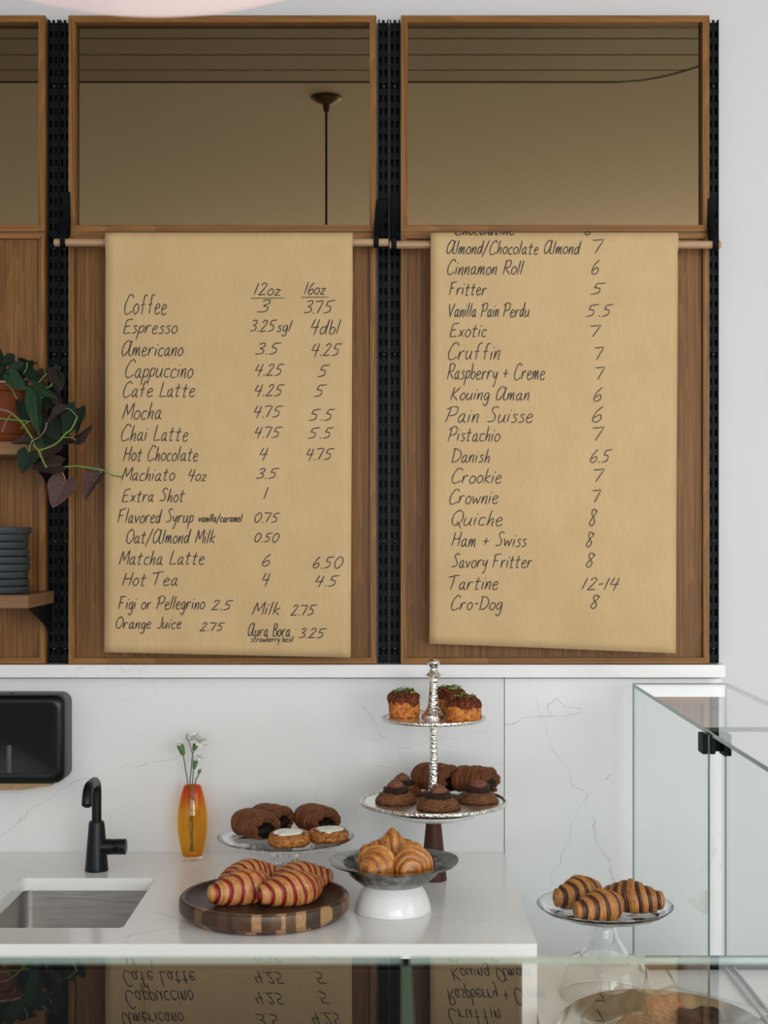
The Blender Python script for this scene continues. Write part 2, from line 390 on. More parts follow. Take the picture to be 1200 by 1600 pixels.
def lathe(bm, prof, seg=64, cx=0, cy=0, mi=0, wob=None):
    """prof: list of (r, z) or (r, z, mat) ; r=0 makes a pole"""
    rings = []
    for p in prof:
        r, z = p[0], p[1]
        if r < 1e-6: rings.append([bm.verts.new((cx, cy, z))])
        else:
            ring = []
            for k in range(seg):
                a = 2*PI*k/seg
                dr, dz = wob(a, r, z) if wob else (0, 0)
                ring.append(bm.verts.new((cx+(r+dr)*math.cos(a), cy+(r+dr)*math.sin(a), z+dz)))
            rings.append(ring)
    for i in range(len(rings)-1):
        a, b = rings[i], rings[i+1]; m_ = prof[i+1][2] if len(prof[i+1]) > 2 else mi
        if len(a) == 1 and len(b) == 1: continue
        for k in range(seg):
            k2 = (k+1) % seg
            if len(a) == 1: f = bm.faces.new((a[0], b[k2], b[k]))
            elif len(b) == 1: f = bm.faces.new((a[k], a[k2], b[0]))
            else: f = bm.faces.new((a[k], a[k2], b[k2], b[k]))
            f.material_index = m_
def smooth_prof(pts, n=6):
    out = []
    P_ = [pts[0]] + list(pts) + [pts[-1]]
    for i in range(1, len(P_)-2):
        p0, p1, p2, p3 = P_[i-1], P_[i], P_[i+1], P_[i+2]
        for k in range(n):
            t_ = k/n
            out.append(tuple(.5*((2*b)+(-a+c)*t_+(2*a-5*b+4*c-d_)*t_*t_+(-a+3*b-3*c+d_)*t_**3) for a, b, c, d_ in zip(p0, p1, p2, p3)))
    out.append(tuple(pts[-1])); return out
def catmull(pts, n=6):
    return [Vector(p) for p in smooth_prof([tuple(p) for p in pts], n)]
def tube(bm, pts, rad, seg=8, mi=0, cap=True, flat=1.0):
    pts = [Vector(p) for p in pts]; n = len(pts)
    R_ = rad if isinstance(rad, (list, tuple)) else [rad]*n
    rings = []; up = Vector((0, 0, 1))
    prev = None
    for i, p in enumerate(pts):
        tg = (pts[min(i+1, n-1)]-pts[max(i-1, 0)]).normalized()
        if prev is None:
            ref = up if abs(tg.dot(up)) < .95 else Vector((1, 0, 0))
            u = tg.cross(ref).normalized()
        else:
            u = (prev - tg*prev.dot(tg)).normalized()
        prev = u; v_ = tg.cross(u)
        rings.append([bm.verts.new(p+(u*math.cos(2*PI*k/seg)+v_*math.sin(2*PI*k/seg)*flat)*R_[i]) for k in range(seg)])
    for a, b in zip(rings, rings[1:]):
        for k in range(seg):
            f = bm.faces.new((a[k], a[(k+1) % seg], b[(k+1) % seg], b[k])); f.material_index = mi
    if cap:
        f = bm.faces.new(rings[0][::-1]); f.material_index = mi
        f = bm.faces.new(rings[-1]); f.material_index = mi
def ribbon(bm, pts, widths, thick, mi=0):
    """flat strap: pts in the y-z plane, width along x; widths are (x0,x1) pairs"""
    pts = [Vector(p) for p in pts]; n = len(pts); rows = []
    for i, p in enumerate(pts):
        tg = (pts[min(i+1, n-1)]-pts[max(i-1, 0)]).normalized()
        nr = Vector((0, -tg.z, tg.y))*thick/2
        x0, x1 = widths[i]
        rows.append([bm.verts.new((x0, p.y+nr.y, p.z+nr.z)), bm.verts.new((x1, p.y+nr.y, p.z+nr.z)),
                     bm.verts.new((x1, p.y-nr.y, p.z-nr.z)), bm.verts.new((x0, p.y-nr.y, p.z-nr.z))])
    for a, b in zip(rows, rows[1:]):
        for k in range(4):
            bm.faces.new((a[k], a[(k+1) % 4], b[(k+1) % 4], b[k])).material_index = mi
    bm.faces.new(rows[0][::-1]); bm.faces.new(rows[-1])
def rrect(x0, x1, y0, y1, r, n=5):
    out = []
    for cx, cy, a0 in ((x1-r, y1-r, 0), (x0+r, y1-r, PI/2), (x0+r, y0+r, PI), (x1-r, y0+r, 1.5*PI)):
        for k in range(n+1):
            a = a0+PI/2*k/n; out.append((cx+r*math.cos(a), cy+r*math.sin(a)))
    return out
def loft(bm, loops, cap0=True, cap1=True, mi=0):
    R_ = [[bm.verts.new(p) for p in lp] for lp in loops]; n = len(loops[0])
    for i in range(len(R_)-1):
        for k in range(n):
            bm.faces.new((R_[i][k], R_[i][(k+1) % n], R_[i+1][(k+1) % n], R_[i+1][k])).material_index = mi
    if cap0: bm.faces.new(R_[0][::-1]).material_index = mi
    if cap1: bm.faces.new(R_[-1]).material_index = mi
B = bmesh.new

# ------------------------------------------------------------------ the room
CT = EYE-.79                                    # counter top height .91
WALL = D+.02
RX0, RX1, RY0, H = -4.0, 4.0, -4.0, 3.43
def box_struct(name, mats, *boxes, **kw):
    b = B()
    for q in boxes: bx(b, *q)
    return structure(finish(name, b, mats, smooth=0))
box_struct('floor', 'floor_concrete', (RX0-.2, RX1+.2, RY0-.2, WALL+.2, -.1, 0))
box_struct('ceiling', 'ceiling_paint', (RX0-.2, RX1+.2, RY0-.2, WALL+.2, H, H+.15))
box_struct('wall_back', 'white_paint', (RX0-.2, RX1+.2, WALL, WALL+.15, 0, H))
box_struct('wall_left', 'white_paint', (RX0-.15, RX0, RY0, WALL, 0, H))
# right wall with one window opening, street wall with three
WZ0, WZ1 = .65, 3.1
SW = (-1.1, 1.5)
box_struct('wall_right', 'white_paint', (RX1, RX1+.15, RY0, SW[0], 0, H), (RX1, RX1+.15, SW[1], WALL, 0, H),
           (RX1, RX1+.15, SW[0], SW[1], 0, WZ0), (RX1, RX1+.15, SW[0], SW[1], WZ1, H))
ops = [(-3.85, -2.05), (-1.6, .8), (1.05, 3.65)]
q = []
xs = [RX0] + [v for a in ops for v in a] + [RX1]
for a, b_ in zip(xs[0::2], xs[1::2]): q.append((a, b_, RY0-.15, RY0, 0, H))
for a, b_ in ops: q += [(a, b_, RY0-.15, RY0, 0, WZ0), (a, b_, RY0-.15, RY0, WZ1, H)]
box_struct('wall_front', 'white_paint', *q)
for i, (a, b_) in enumerate(ops):
    b = B(); m_ = (a+b_)/2
    for r in ((a, b_, WZ0, WZ0+.05), (a, b_, WZ1-.05, WZ1), (a, a+.05, WZ0, WZ1), (b_-.05, b_, WZ0, WZ1), (m_-.025, m_+.025, WZ0, WZ1)):
        bx(b, r[0], r[1], RY0-.10, RY0-.04, r[2], r[3])
    o = structure(finish('window_%d' % (i+1), b, 'steel_black', smooth=0))
    b = B(); bx(b, a+.04, b_-.04, RY0-.075, RY0-.069, WZ0+.04, WZ1-.04)
    finish('window_pane', b, 'window_glass', o, 0)
b = B()
for r in ((SW[0], SW[1], WZ0, WZ0+.05), (SW[0], SW[1], WZ1-.05, WZ1), (SW[0], SW[0]+.05, WZ0, WZ1), (SW[1]-.05, SW[1], WZ0, WZ1)):
    bx(b, RX1+.04, RX1+.10, r[0], r[1], r[2], r[3])
o = structure(finish('window_4', b, 'steel_black', smooth=0))
b = B(); bx(b, RX1+.069, RX1+.075, SW[0]+.04, SW[1]-.04, WZ0+.04, WZ1-.04); finish('window_pane', b, 'window_glass', o, 0)

# boarded soffit over the bar with a rounded end and a black edge line (seen in the bronze mirrors)
SY = D-1.918; SXE = .86; SR = .62
def soffit_x(y):                                 # right end of the soffit at depth y
    return SXE + math.sqrt(max(0, min(SR, y-SY))/2.5)
b = B(); y0 = SY
edges = [SY]; yy = SY+.138
while yy < D-.05: edges.append(yy); yy += .171
edges.append(D)
for y0, y1 in zip(edges, edges[1:]):
    n = 8; ys = [y0+.006+(y1-y0-.012)*k/n for k in range(n+1)]
    poly = [(RX0+.02, y0+.006)] + [(soffit_x(y), y) for y in ys] + [(RX0+.02, y1-.006)]
    prism(b, poly, 'z', H-.030, H-.012, 0)
poly = [(RX0+.02, SY)] + [(soffit_x(SY+(D-SY)*k/40)-.004, SY+(D-SY)*k/40) for k in range(41)] + [(RX0+.02, D)]
prism(b, poly, 'z', H-.012, H-.0005, 1)
sof = structure(finish('trim_2', b, ['plank_paint', 'groove_black'], smooth=0))
b = B(); tube(b, [(RX0+.05, SY-.006, H-.022)] + [(soffit_x(SY+SR*k/24)+.006, SY-.006+SR*k/24, H-.022) for k in range(25)], .011, 6)
finish('edge_line', b, 'groove_black', sof)

# marble backsplash in two slabs, ledge on top of it
def seg_px(lst, d):
    out = []
    for chain, st in lst:
        for (a, b_) in zip(chain, chain[1:]):
            p, q_ = W(a[0], a[1], d), W(b_[0], b_[1], d); out.append((p.x, p.z, q_.x, q_.z, st))
    return out
v_left = [([(0,1310),(50,1265),(110,1225),(150,1212),(198,1197),(260,1190),(320,1163),(350,1158)], .45),
          ([(300,1350),(360,1290),(420,1255),(470,1225)], .2),
          ([(560,1100),(580,1115),(595,1150),(606,1156)], .55), ([(540,1150),(575,1158),(600,1157)], .45), ([(606,1156),(640,1170),(680,1155),(720,1152),(765,1143)], .4),
          ([(616,1160),(632,1190),(640,1225)], .35), ([(590,1195),(612,1205)], .3), ([(720,1210),(760,1200),(788,1197)], .4), ([(700,1165),(740,1172),(770,1150)], .25),
          ([(560,1100),(545,1085),(530,1090)], .3)]
v_right = [([(788,1134),(812,1125),(830,1120),(847,1117),(860,1118)], .6), ([(860,1119),(858,1099),(869,1093)], .5), ([(869,1093),(880,1100),(890,1106),(908,1107)], .45), ([(860,1118),(883,1120),(908,1114)], .5),
           ([(826,1063),(836,1090),(847,1116),(858,1155),(871,1184),(887,1205),(894,1225),(917,1241)], .35), ([(917,1241),(933,1227),(954,1211)], .5),
           ([(917,1241),(906,1266),(894,1283),(890,1308),(880,1333),(876,1351),(865,1369),(858,1390),(846,1410),(836,1440)], .45), ([(917,1241),(919,1262),(928,1287),(931,1312),(944,1337),(954,1351),(958,1380)], .6),
           ([(858,1455),(849,1475),(840,1492)], .6), ([(1005,1100),(1010,1130)], .3)]
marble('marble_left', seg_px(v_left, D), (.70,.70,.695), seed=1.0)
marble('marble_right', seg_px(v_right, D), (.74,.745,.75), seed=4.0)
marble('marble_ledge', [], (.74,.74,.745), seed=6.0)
XS = XW(788, D); XE = XW(1128, D)
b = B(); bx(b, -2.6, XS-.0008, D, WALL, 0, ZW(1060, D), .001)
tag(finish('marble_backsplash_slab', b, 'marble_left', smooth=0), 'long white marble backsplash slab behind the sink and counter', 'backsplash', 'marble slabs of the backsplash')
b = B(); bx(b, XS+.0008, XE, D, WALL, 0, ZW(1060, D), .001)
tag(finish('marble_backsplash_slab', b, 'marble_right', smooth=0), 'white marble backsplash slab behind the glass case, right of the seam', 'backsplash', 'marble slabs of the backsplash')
b = B(); bx(b, -2.6, XE, D-.04, WALL, ZW(1059, D-.04), ZW(1038, D-.04)-.001, .0015)
structure(finish('trim_1', b, 'marble_ledge', smooth=0))

# ------------------------------------------------------------------ oak bays: framed mirror above, panel below
FD = D-.030                                      # front face of the frames
LED = ZW(1038, D-.04)                            # top of the marble ledge
def frame(b, x0, x1, z0, z1, w_, y0, y1):
    """mitred frame of four bars"""
    e = .0003
    for poly, mi in (([(x0, z0), (x0+w_, z0+w_), (x0+w_, z1-w_), (x0, z1)], 0), ([(x1, z0), (x1, z1), (x1-w_, z1-w_), (x1-w_, z0+w_)], 0),
                     ([(x0, z1), (x0+w_, z1-w_), (x1-w_, z1-w_), (x1, z1)], 1), ([(x0, z0), (x1, z0), (x1-w_, z0+w_), (x0+w_, z0+w_)], 1)):
        cx_ = sum(p[0] for p in poly)/4; cz_ = sum(p[1] for p in poly)/4
        prism(b, [(p[0]+(cx_-p[0])*e, p[1]+(cz_-p[1])*e) for p in poly], 'y', y0, y1, mi)
bays = [(-411, 70.5, 'left bay, cut by the picture edge'), (107, 588, 'middle bay'), (626.5, 1108.5, 'right bay')]
for i, (p0, p1, nm) in enumerate(bays):
    x0, x1 = XW(p0, FD), XW(p1, FD)
    zt, zm = ZW(24, FD), ZW(362, FD)
    who = ['above the plant shelf', 'above the drinks price list', 'above the pastry price list'][i]
    t = thing('framed_mirror', 'bronze tinted mirror in a thin oak frame '+who, 'mirror', ((x0+x1)/2, WALL, zm), 0, 'bronze mirrors over the oak panels')
    cx_ = (x0+x1)/2; b = B(); frame(b, x0-cx_, x1-cx_, 0, zt-zm, .0165, FD-WALL, -.002); finish('frame', b, ['oak_vertical', 'oak_horizontal'], t, 0)
    b = B(); bx(b, x0-cx_+.012, x1-cx_-.012, -.026, -.020, .012, zt-zm-.012); finish('mirror_glass', b, 'bronze_mirror', t, 0)
    who = ['behind the plant and stacked plates', 'behind the drinks price list', 'behind the pastry price list'][i]
    zm -= .0012
    t = thing('oak_wall_panel', 'framed oak veneer panel '+who, 'wall panel', (cx_, WALL, LED), 0, 'oak panels under the mirrors')
    b = B(); frame(b, x0-cx_, x1-cx_, 0, zm-LED, .0150, FD-WALL, -.002); finish('frame', b, ['oak_vertical', 'oak_horizontal'], t, 0)
    b = B(); bx(b, x0-cx_+.012, x1-cx_-.012, -.036, -.010, .012, zm-LED-.012)
    o = finish('veneer_board', b, 'oak_panel', t, 0)

# black slotted shelf standards
def standard_bm(h):
    b = B(); wd = .0255; dp = .030
    bx(b, -wd/2, wd/2, -.006, 0, 0, h); bx(b, -wd/2, -wd/2+.0035, -dp, -.006, 0, h); bx(b, wd/2-.0035, wd/2, -dp, -.006, 0, h)
    bx(b, -.0033, .0033, -dp+.003, -dp+.006, 0, h)
    z = .006; pitch = .0316
    while z < h-.02:
        for sx in (-1, 1): bx(b, min(sx*.0033, sx*.0095), max(sx*.0033, sx*.0095), -dp+.003, -dp+.006, z, min(h, z+.0155))
        z += pitch
    return b
SH = ZW(26, D-.03)-LED
std0 = None
spx = [(80.3, 'inner', 'left of the two shelf standards beside the plant shelf'), (98, '', 'right of the two shelf standards beside the plant shelf'), (599, '', 'left of the two shelf standards between the price lists'),
       (617, '', 'right of the two shelf standards between the price lists'), (1118, '', 'single shelf standard at the right end of the oak panels')]
for i, (px, _, lb) in enumerate(spx):
    lb = 'black slotted metal '+lb
    loc = (XW(px, FD), WALL, LED)
    if std0 is None:
        std0 = thing('shelf_standard', lb, 'shelf standard', loc, 0, 'slotted shelf standards')
        finish('slotted_rail', standard_bm(SH), 'steel_black', std0, 0)
        for z in (.035, .30, .76, 1.02, 1.42):
            b = B(); lathe(b, [(0, .0022), (.003, .0021), (.0052, .0008), (.0055, 0), (0, 0)], 14); bmesh.ops.rotate(b, verts=b.verts, matrix=Matrix.Rotation(PI/2, 3, 'X'))
            bmesh.ops.translate(b, verts=b.verts, vec=(0, -.0272, z)); finish('screw', b, 'plastic_black', std0)
    else: dup(std0, loc, 0, lb)

# ------------------------------------------------------------------ oak shelves with black brackets
SHX = XW(85, FD)
sh0 = None
for py, lb in ((690, 'oak shelf carrying the trailing potted plant'), (930, 'oak shelf carrying the stack of dark plates')):
    z = ZW(py, 3.28)
    if sh0 is None:
        sh0 = thing('wall_shelf', lb, 'shelf', (SHX, FD-.002, z), 0, 'oak shelves on the standards')
        b = B(); bx(b, -.78, 0, -(FD-3.28), 0, -.030, 0, .0012); finish('board', b, 'oak_shelf', sh0, 0)
        b = B()
        for sx in (-.006,):
            prism(b, [(.003, -.0305), (-.21, -.0305), (-.21, -.036), (.003, -.100)], 'x', sx-.003, sx, 0)
            bx(b, sx-.016, sx, -.21, .003, -.0325, -.0302)
        finish('bracket', b, 'steel_black', sh0, 0)
        b = B(); prism(b, [(.003, -.0305), (-.21, -.0305), (-.21, -.036), (.003, -.100)], 'x', -.765, -.762, 0); finish('bracket', b, 'steel_black', sh0, 0)
    else: dup(sh0, (SHX, FD-.002, z), 0, lb)

# ------------------------------------------------------------------ counter with under-mounted sink
CXR = .2868; CFD = 2.768; TH = .0285
v_top = []
def seg_ct(lst):
    out = []
    for chain, st in lst:
        pts = []
        for px, py in chain:
            d = .79*F/(py-CY); pts.append((XW(px, d), d))
        for a, b_ in zip(pts, pts[1:]): out.append((a[0], a[1], b_[0], b_[1], st))
    return out
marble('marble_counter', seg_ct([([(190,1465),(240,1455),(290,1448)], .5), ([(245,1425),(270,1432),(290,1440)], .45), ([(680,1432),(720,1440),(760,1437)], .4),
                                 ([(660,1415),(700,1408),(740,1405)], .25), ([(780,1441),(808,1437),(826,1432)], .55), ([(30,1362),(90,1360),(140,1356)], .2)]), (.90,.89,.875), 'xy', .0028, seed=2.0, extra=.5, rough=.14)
sx0, sx1, sy0, sy1 = -.8275, -.5265, 2.880, 3.294
t = thing('marble_counter', 'white marble counter with a waterfall end and an undermounted sink', 'counter', (0, 0, 0))
b = B()
outer = [(-2.6, CFD), (CXR, CFD), (CXR, D-.0008), (-2.6, D-.0008)]
hole = rrect(sx0, sx1, sy0, sy1, .012, 4)
ov = {}
for z in (CT-TH, CT):
    ovs = [b.verts.new((x, y, z)) for x, y in outer]; hvs = [b.verts.new((x, y, z)) for x, y in hole]
    es = [b.edges.new((ovs[i], ovs[(i+1) % 4])) for i in range(4)] + [b.edges.new((hvs[i], hvs[(i+1) % len(hvs)])) for i in range(len(hvs))]
    bmesh.ops.triangle_fill(b, use_beauty=True, use_dissolve=False, edges=es)
    ov[z] = (ovs, hvs)
for k in (0, 1):
    A_, B_ = ov[CT-TH][k], ov[CT][k]
    for i in range(len(A_)): b.faces.new((A_[i], A_[(i+1) % len(A_)], B_[(i+1) % len(A_)], B_[i]))
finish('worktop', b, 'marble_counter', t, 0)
b = B(); bx(b, CXR-TH, CXR, CFD, D-.001, 0, CT-TH-.0003); finish('waterfall_panel', b, 'marble_counter', t, 0)
# steel sink, its own thing under the worktop
t = thing('kitchen_sink', 'brushed stainless steel sink bowl set under the marble counter', 'sink', ((sx0+sx1)/2, (sy0+sy1)/2, CT-TH-.19))
hx, hy = (sx1-sx0)/2+.003, (sy1-sy0)/2+.003
b = B(); loops = []
for z, k, r in ((.1888, .016, .03), (.1888, 0, .024), (.02, -.002, .024), (.006, -.010, .022), (0, -.022, .016)):
    loops.append([(x, y, z) for x, y in rrect(-hx-k, hx+k, -hy-k, hy+k, r, 5)])
loft(b, loops, False, True)
finish('bowl', b, 'brushed_steel', t, 50)
b = B(); lathe(b, [(0, .004), (.025, .0035), (.040, .002), (.042, .0005), (0, .0005)], 32); finish('drain', b, 'screw_steel', t, loc=(0, .02, 0))
# dark cabinet under the counter
t = thing('undercounter_cabinet', 'black cabinet front in the shade under the marble counter', 'cabinet', (-1.17, 3.17, 0))
b = B(); bx(b, -1.42, 1.42, -.355, -.335, .10, CT-TH-.004); bx(b, -1.42, -1.40, -.335, .39, 0, CT-TH-.004); bx(b, 1.40, 1.42, -.335, .39, 0, CT-TH-.004); bx(b, -1.42, 1.42, -.335, .39, .1, .12)
finish('body', b, 'cabinet_black', t, 0)
for k in range(4):
    x = -1.40+k*.70
    b = B(); bx(b, x+.004, x+.696, -.374, -.3555, .11, CT-TH-.03, .002); dr = finish('door', b, 'cabinet_black', t, 0)
    b = B(); bx(b, x+.30, x+.40, -.392, -.3745, CT-TH-.07, CT-TH-.055, .003); finish('handle', b, 'steel_black', dr, 0)

# ------------------------------------------------------------------ handwriting: one-stroke letters, x-height 10, capitals 19
G = {
'a':"8,9 5,10 1,6 1,2 3,0 6,3 8,9 8,9 7,3 9,0 10,1", 'b':"2,19 1,1 1,1 2,7 5,9 8,7 7,2 4,0 1,2", 'c':"8,8 6,10 2,8 1,3 3,0 8,1",
'd':"8,8 5,10 1,7 1,2 3,0 6,3 8,10 10,19 10,19 8,3 9,0", 'e':"1,5 6,6 8,8 6,10 3,9 1,4 3,0 6,0 9,2", 'f':"10,18 7,19 5,14 4,0|1,9 8,10",
'g':"8,9 4,10 1,6 2,1 5,1 8,9 8,9 7,-4 4,-8 0,-5", 'h':"3,19 0,0 0,0 3,7 6,9 7,7 6,1 8,0", 'i':"2,10 1,0|3,13.6 3.5,14.6",
'k':"3,19 0,0|8,10 1,5 1,5 8,0", 'l':"3,19 0,0", 'm':"1,10 0,0 0,0 2,7 4,10 5,9 5,0 5,0 7,7 9,10 10,8 10,1 12,0",
'n':"1,10 0,0 0,0 3,8 6,10 7,8 6,1 8,0", 'o':"5,10 1,7 1,2 4,0 8,3 8,8 5,10 4,9", 'p':"2,10 -1,-8|1,6 4,10 8,9 7,3 3,1 1,3",
'r':"1,10 0,0 0,0 2,7 5,10 8,9", 's':"7,9 4,10 2,8 6,4 5,1 0,0", 't':"4,16 2,2 3,0 6,1|-1,10 8,11", 'u':"1,10 0,3 2,0 6,3 8,10 8,10 7,2 9,0",
'v':"0,10 3,0 3,0 8,10", 'w':"0,10 2,0 2,0 6,8 6,8 8,0 8,0 12,10", 'x':"0,0 9,10|1,10 8,0", 'y':"1,10 1,4 4,3 8,10 8,10 5,-5 1,-8", 'z':"0,9 8,9 8,9 0,0 0,0 8,0",
'A':"13,16 8,19 2,13 1,4 4,0 10,6 14,19 14,19 12,4 14,0 16,1", 'B':"3,18 1,0|2,18 9,18 9,12 3,10 3,10 10,8 9,1 0,0", 'C':"13,16 11,19 6,18 1,9 2,1 7,0 13,3",
'D':"3,18 1,0|0,18 9,17 14,10 9,2 0,0", 'E':"12,19 2,17 2,17 0,0 0,0 11,1|2,9 9,10", 'F':"3,18 0,0|0,17 13,19|1,9 9,10", 'H':"3,18 0,0|13,19 10,0|1,9 12,10",
'J':"9,19 8,4 5,0 1,2", 'K':"3,19 0,0|12,18 1.8,8 1.8,8 10,0", 'L':"4,19 1,0 1,0 11,1", 'M':"0,0 4,18 4,18 7,5 7,5 15,19 15,19 14,0",
'O':"8,19 2,14 1,4 6,0 13,6 13,15 8,19 6,17", 'P':"4,17 0,0|-1,15 6,19 13,17 11,10 3,8", 'Q':"8,19 2,14 1,4 6,0 13,6 13,15 8,19|7,5 14,-4",
'R':"3,18 0,0|1,17 8,19 11,15 8,10 2,9 2,9 11,0", 'S':"12,17 8,19 4,15 9,8 8,2 0,1", 'T':"7,17 4,0|-2,16 14,19", 'V':"1,18 5,0 5,0 13,19",
'0':"6,19 1,12 2,2 6,0 11,8 10,17 6,19", '1':"4,19 0,0", '2':"2,15 6,19 10,16 6,8 0,0 0,0 11,1", '3':"2,17 8,19 9,14 4,10 4,10 9,8 8,2 0,1",
'4':"4,19 0,8 0,8 11,9|10,19 6,-2", '5':"4,18 2,11 2,11 8,10 8,3 0,0|4,18 13,19", '6':"8,19 2,10 1,2 5,0 9,4 7,9 2,5", '7':"0,18 12,19 12,19 6,0",
'8':"10,17 5,19 3,14 9,6 6,0 1,3 5,9 11,16 9,18", '.':"1,-.3 2.2,1.3", '/':"9,20 -2,-5", '+':"5,12 4,2|0,7 10,7", '-':"1,8 7,9", "~":"0,0 40,3"}
def glyph(ch):
    out = []
    for st in G[ch].split('|'):
        raw = [tuple(float(v) for v in p.split(',')) for p in st.split()]
        runs = [[raw[0]]]
        for p in raw[1:]:
            if p == runs[-1][-1]: runs.append([p])
            else: runs[-1].append(p)
        line = []
        for r in runs:
            s_ = smooth_prof(r, 5) if len(r) > 2 else [(r[0][0]+(r[-1][0]-r[0][0])*k/5, r[0][1]+(r[-1][1]-r[0][1])*k/5) for k in range(6)]
            line += s_ if not line else s_[1:]
        out.append(line)
    return out
GC = {k: glyph(k) for k in G}
def write(txt, slant=.20):
    """strokes of a line of handwriting in letter units, and its extent"""
    rnd = random.Random(sum(ord(c)*(i+3) for i, c in enumerate(txt)))
    x = 0; st = []
    for ch in txt:
        if ch == ' ': x += 9; continue
        g = GC[ch]; hi = max(p[0] for s_ in g for p in s_); lo = min(p[0] for s_ in g for p in s_ if 0 <= p[1] <= 12) if ch not in './' else 0
        dy = rnd.uniform(-.5, .5); k = rnd.uniform(.93, 1.07)
        for s_ in g: st.append([(x-lo*.6+p[0]*k+p[1]*slant, p[1]*rnd.uniform(.97, 1.03)+dy) for p in s_])
        x += (hi-lo*.6)*k+(2.6 if not ch.isupper() else 2.2)
    xs_ = [p[0] for s_ in st for p in s_]
    return st, min(xs_), max(xs_)

TXT1 = [("12oz",397,439,461,19),("~",391.5,445,466,3),("16oz",475.5,509,460,19),("~",470,514,464.5,3),("Coffee",195,260,491,30),("3",402,422,489,20),("3.75",475,524,490,20),
("Espresso",193,277,521,23),("3.25sgl",391,457,518,18),("4dbl",486,533,522,23),("Americano",191,286,556,24),("3.5",399,440,554,18),("4.25",487,535,556,19),
("Cappuccino",196.5,301.5,590,27),("4.25",399,445,587,18),("5",496,516,589,19),("Cafe Latte",193,304,620,24),("4.25",398,445,619,18),("5",490,511,620,19),
("Mocha",191,251.5,655,26),("4.75",397,443,652,18),("5.5",482.5,524,657,18),("Chai Latte",190,293.5,689,25),("4.75",398.5,441.5,684,17),("5.5",481,522,685,17),
("Hot Chocolate",193,309,720,23),("4",406,419,718.5,19),("4.75",479,523,718.5,18),("Machiato",190,273,751,22),("4oz",294.5,323,751,19),("3.5",400,437,748,16),
("Extra Shot",191,289,784,21),("1",412,419,780.5,19),("Flavored Syrup",184,302,817,22),("vanilla/caramel",311,379,815.5,13),("0.75",398.5,438,816.5,15),
("Oat/Almond Milk",198,336.5,849,22),("0.50",398.5,436,847,14),("Matcha Latte",186,319,882,23),("6",410,423,884,19),("6.50",489.5,536,888,18),("Hot Tea",191,277,915,22),
("4",410,422,915,20),("4.5",493,531,916,17),("Figi or Pellegrino",185,320,952,21),("2.5",330,365,953,15),("Milk",394,438,961,21),("2.75",454,495,961.5,16),
("Orange Juice",181.5,283,982,18),("2.75",312,352,986,13),("Aura Bora",388,453,994,20),("strawberry basil",392,459,1003,10),("3.25",467,510.5,997,15)]
TXT2 = [("Chocolatine",712,803.5,367,20),("6",915,924,367,20),("Almond/Chocolate Almond",698.5,908,397,21),("7",926,943.5,395.5,22),("Cinnamon Roll",699.5,819,429,23),("6",925,936.5,428,23),
("Fritter",702,760.5,461,21),("5",922.5,947,460,18),("Vanilla Pain Perdu",702.5,827,495,22),("5.5",915.5,959,494.5,19),("Exotic",703,760,526,22),("7",922,939,526,18),
("Cruffin",701,781,562,26),("7",929,943.5,562,20),("Raspberry + Creme",699,851,593,25),("7",930.5,945,593,20),("Kouing Aman",704,827,625,21),("6",928,941,626.5,22),
("Pain Suisse",696,832,660,25),("6",926,942,659,25),("Pistachio",700,781,689.5,23),("7",926,944,688,21),("Danish",705,765,722.7,22),("6.5",922.5,957,722.7,20),
("Crookie",706.5,783,755,23),("7",927,944.5,752.5,20),("Crownie",703,778,787,23),("7",926,939,785,20),("Quiche",706.5,785,821,24),("8",921,933,822,26),
("Ham + Swiss",706,823,854,23),("8",916,928,855,23),("Savory Fritter",705.5,831.5,887,22),("8",916,929.5,886.5,22),("Tartine",701,778,921,23),("12-14",909,968,921.5,19),
("Cro-Dog",705.5,785,953,22),("8",923,936.5,951,21)]

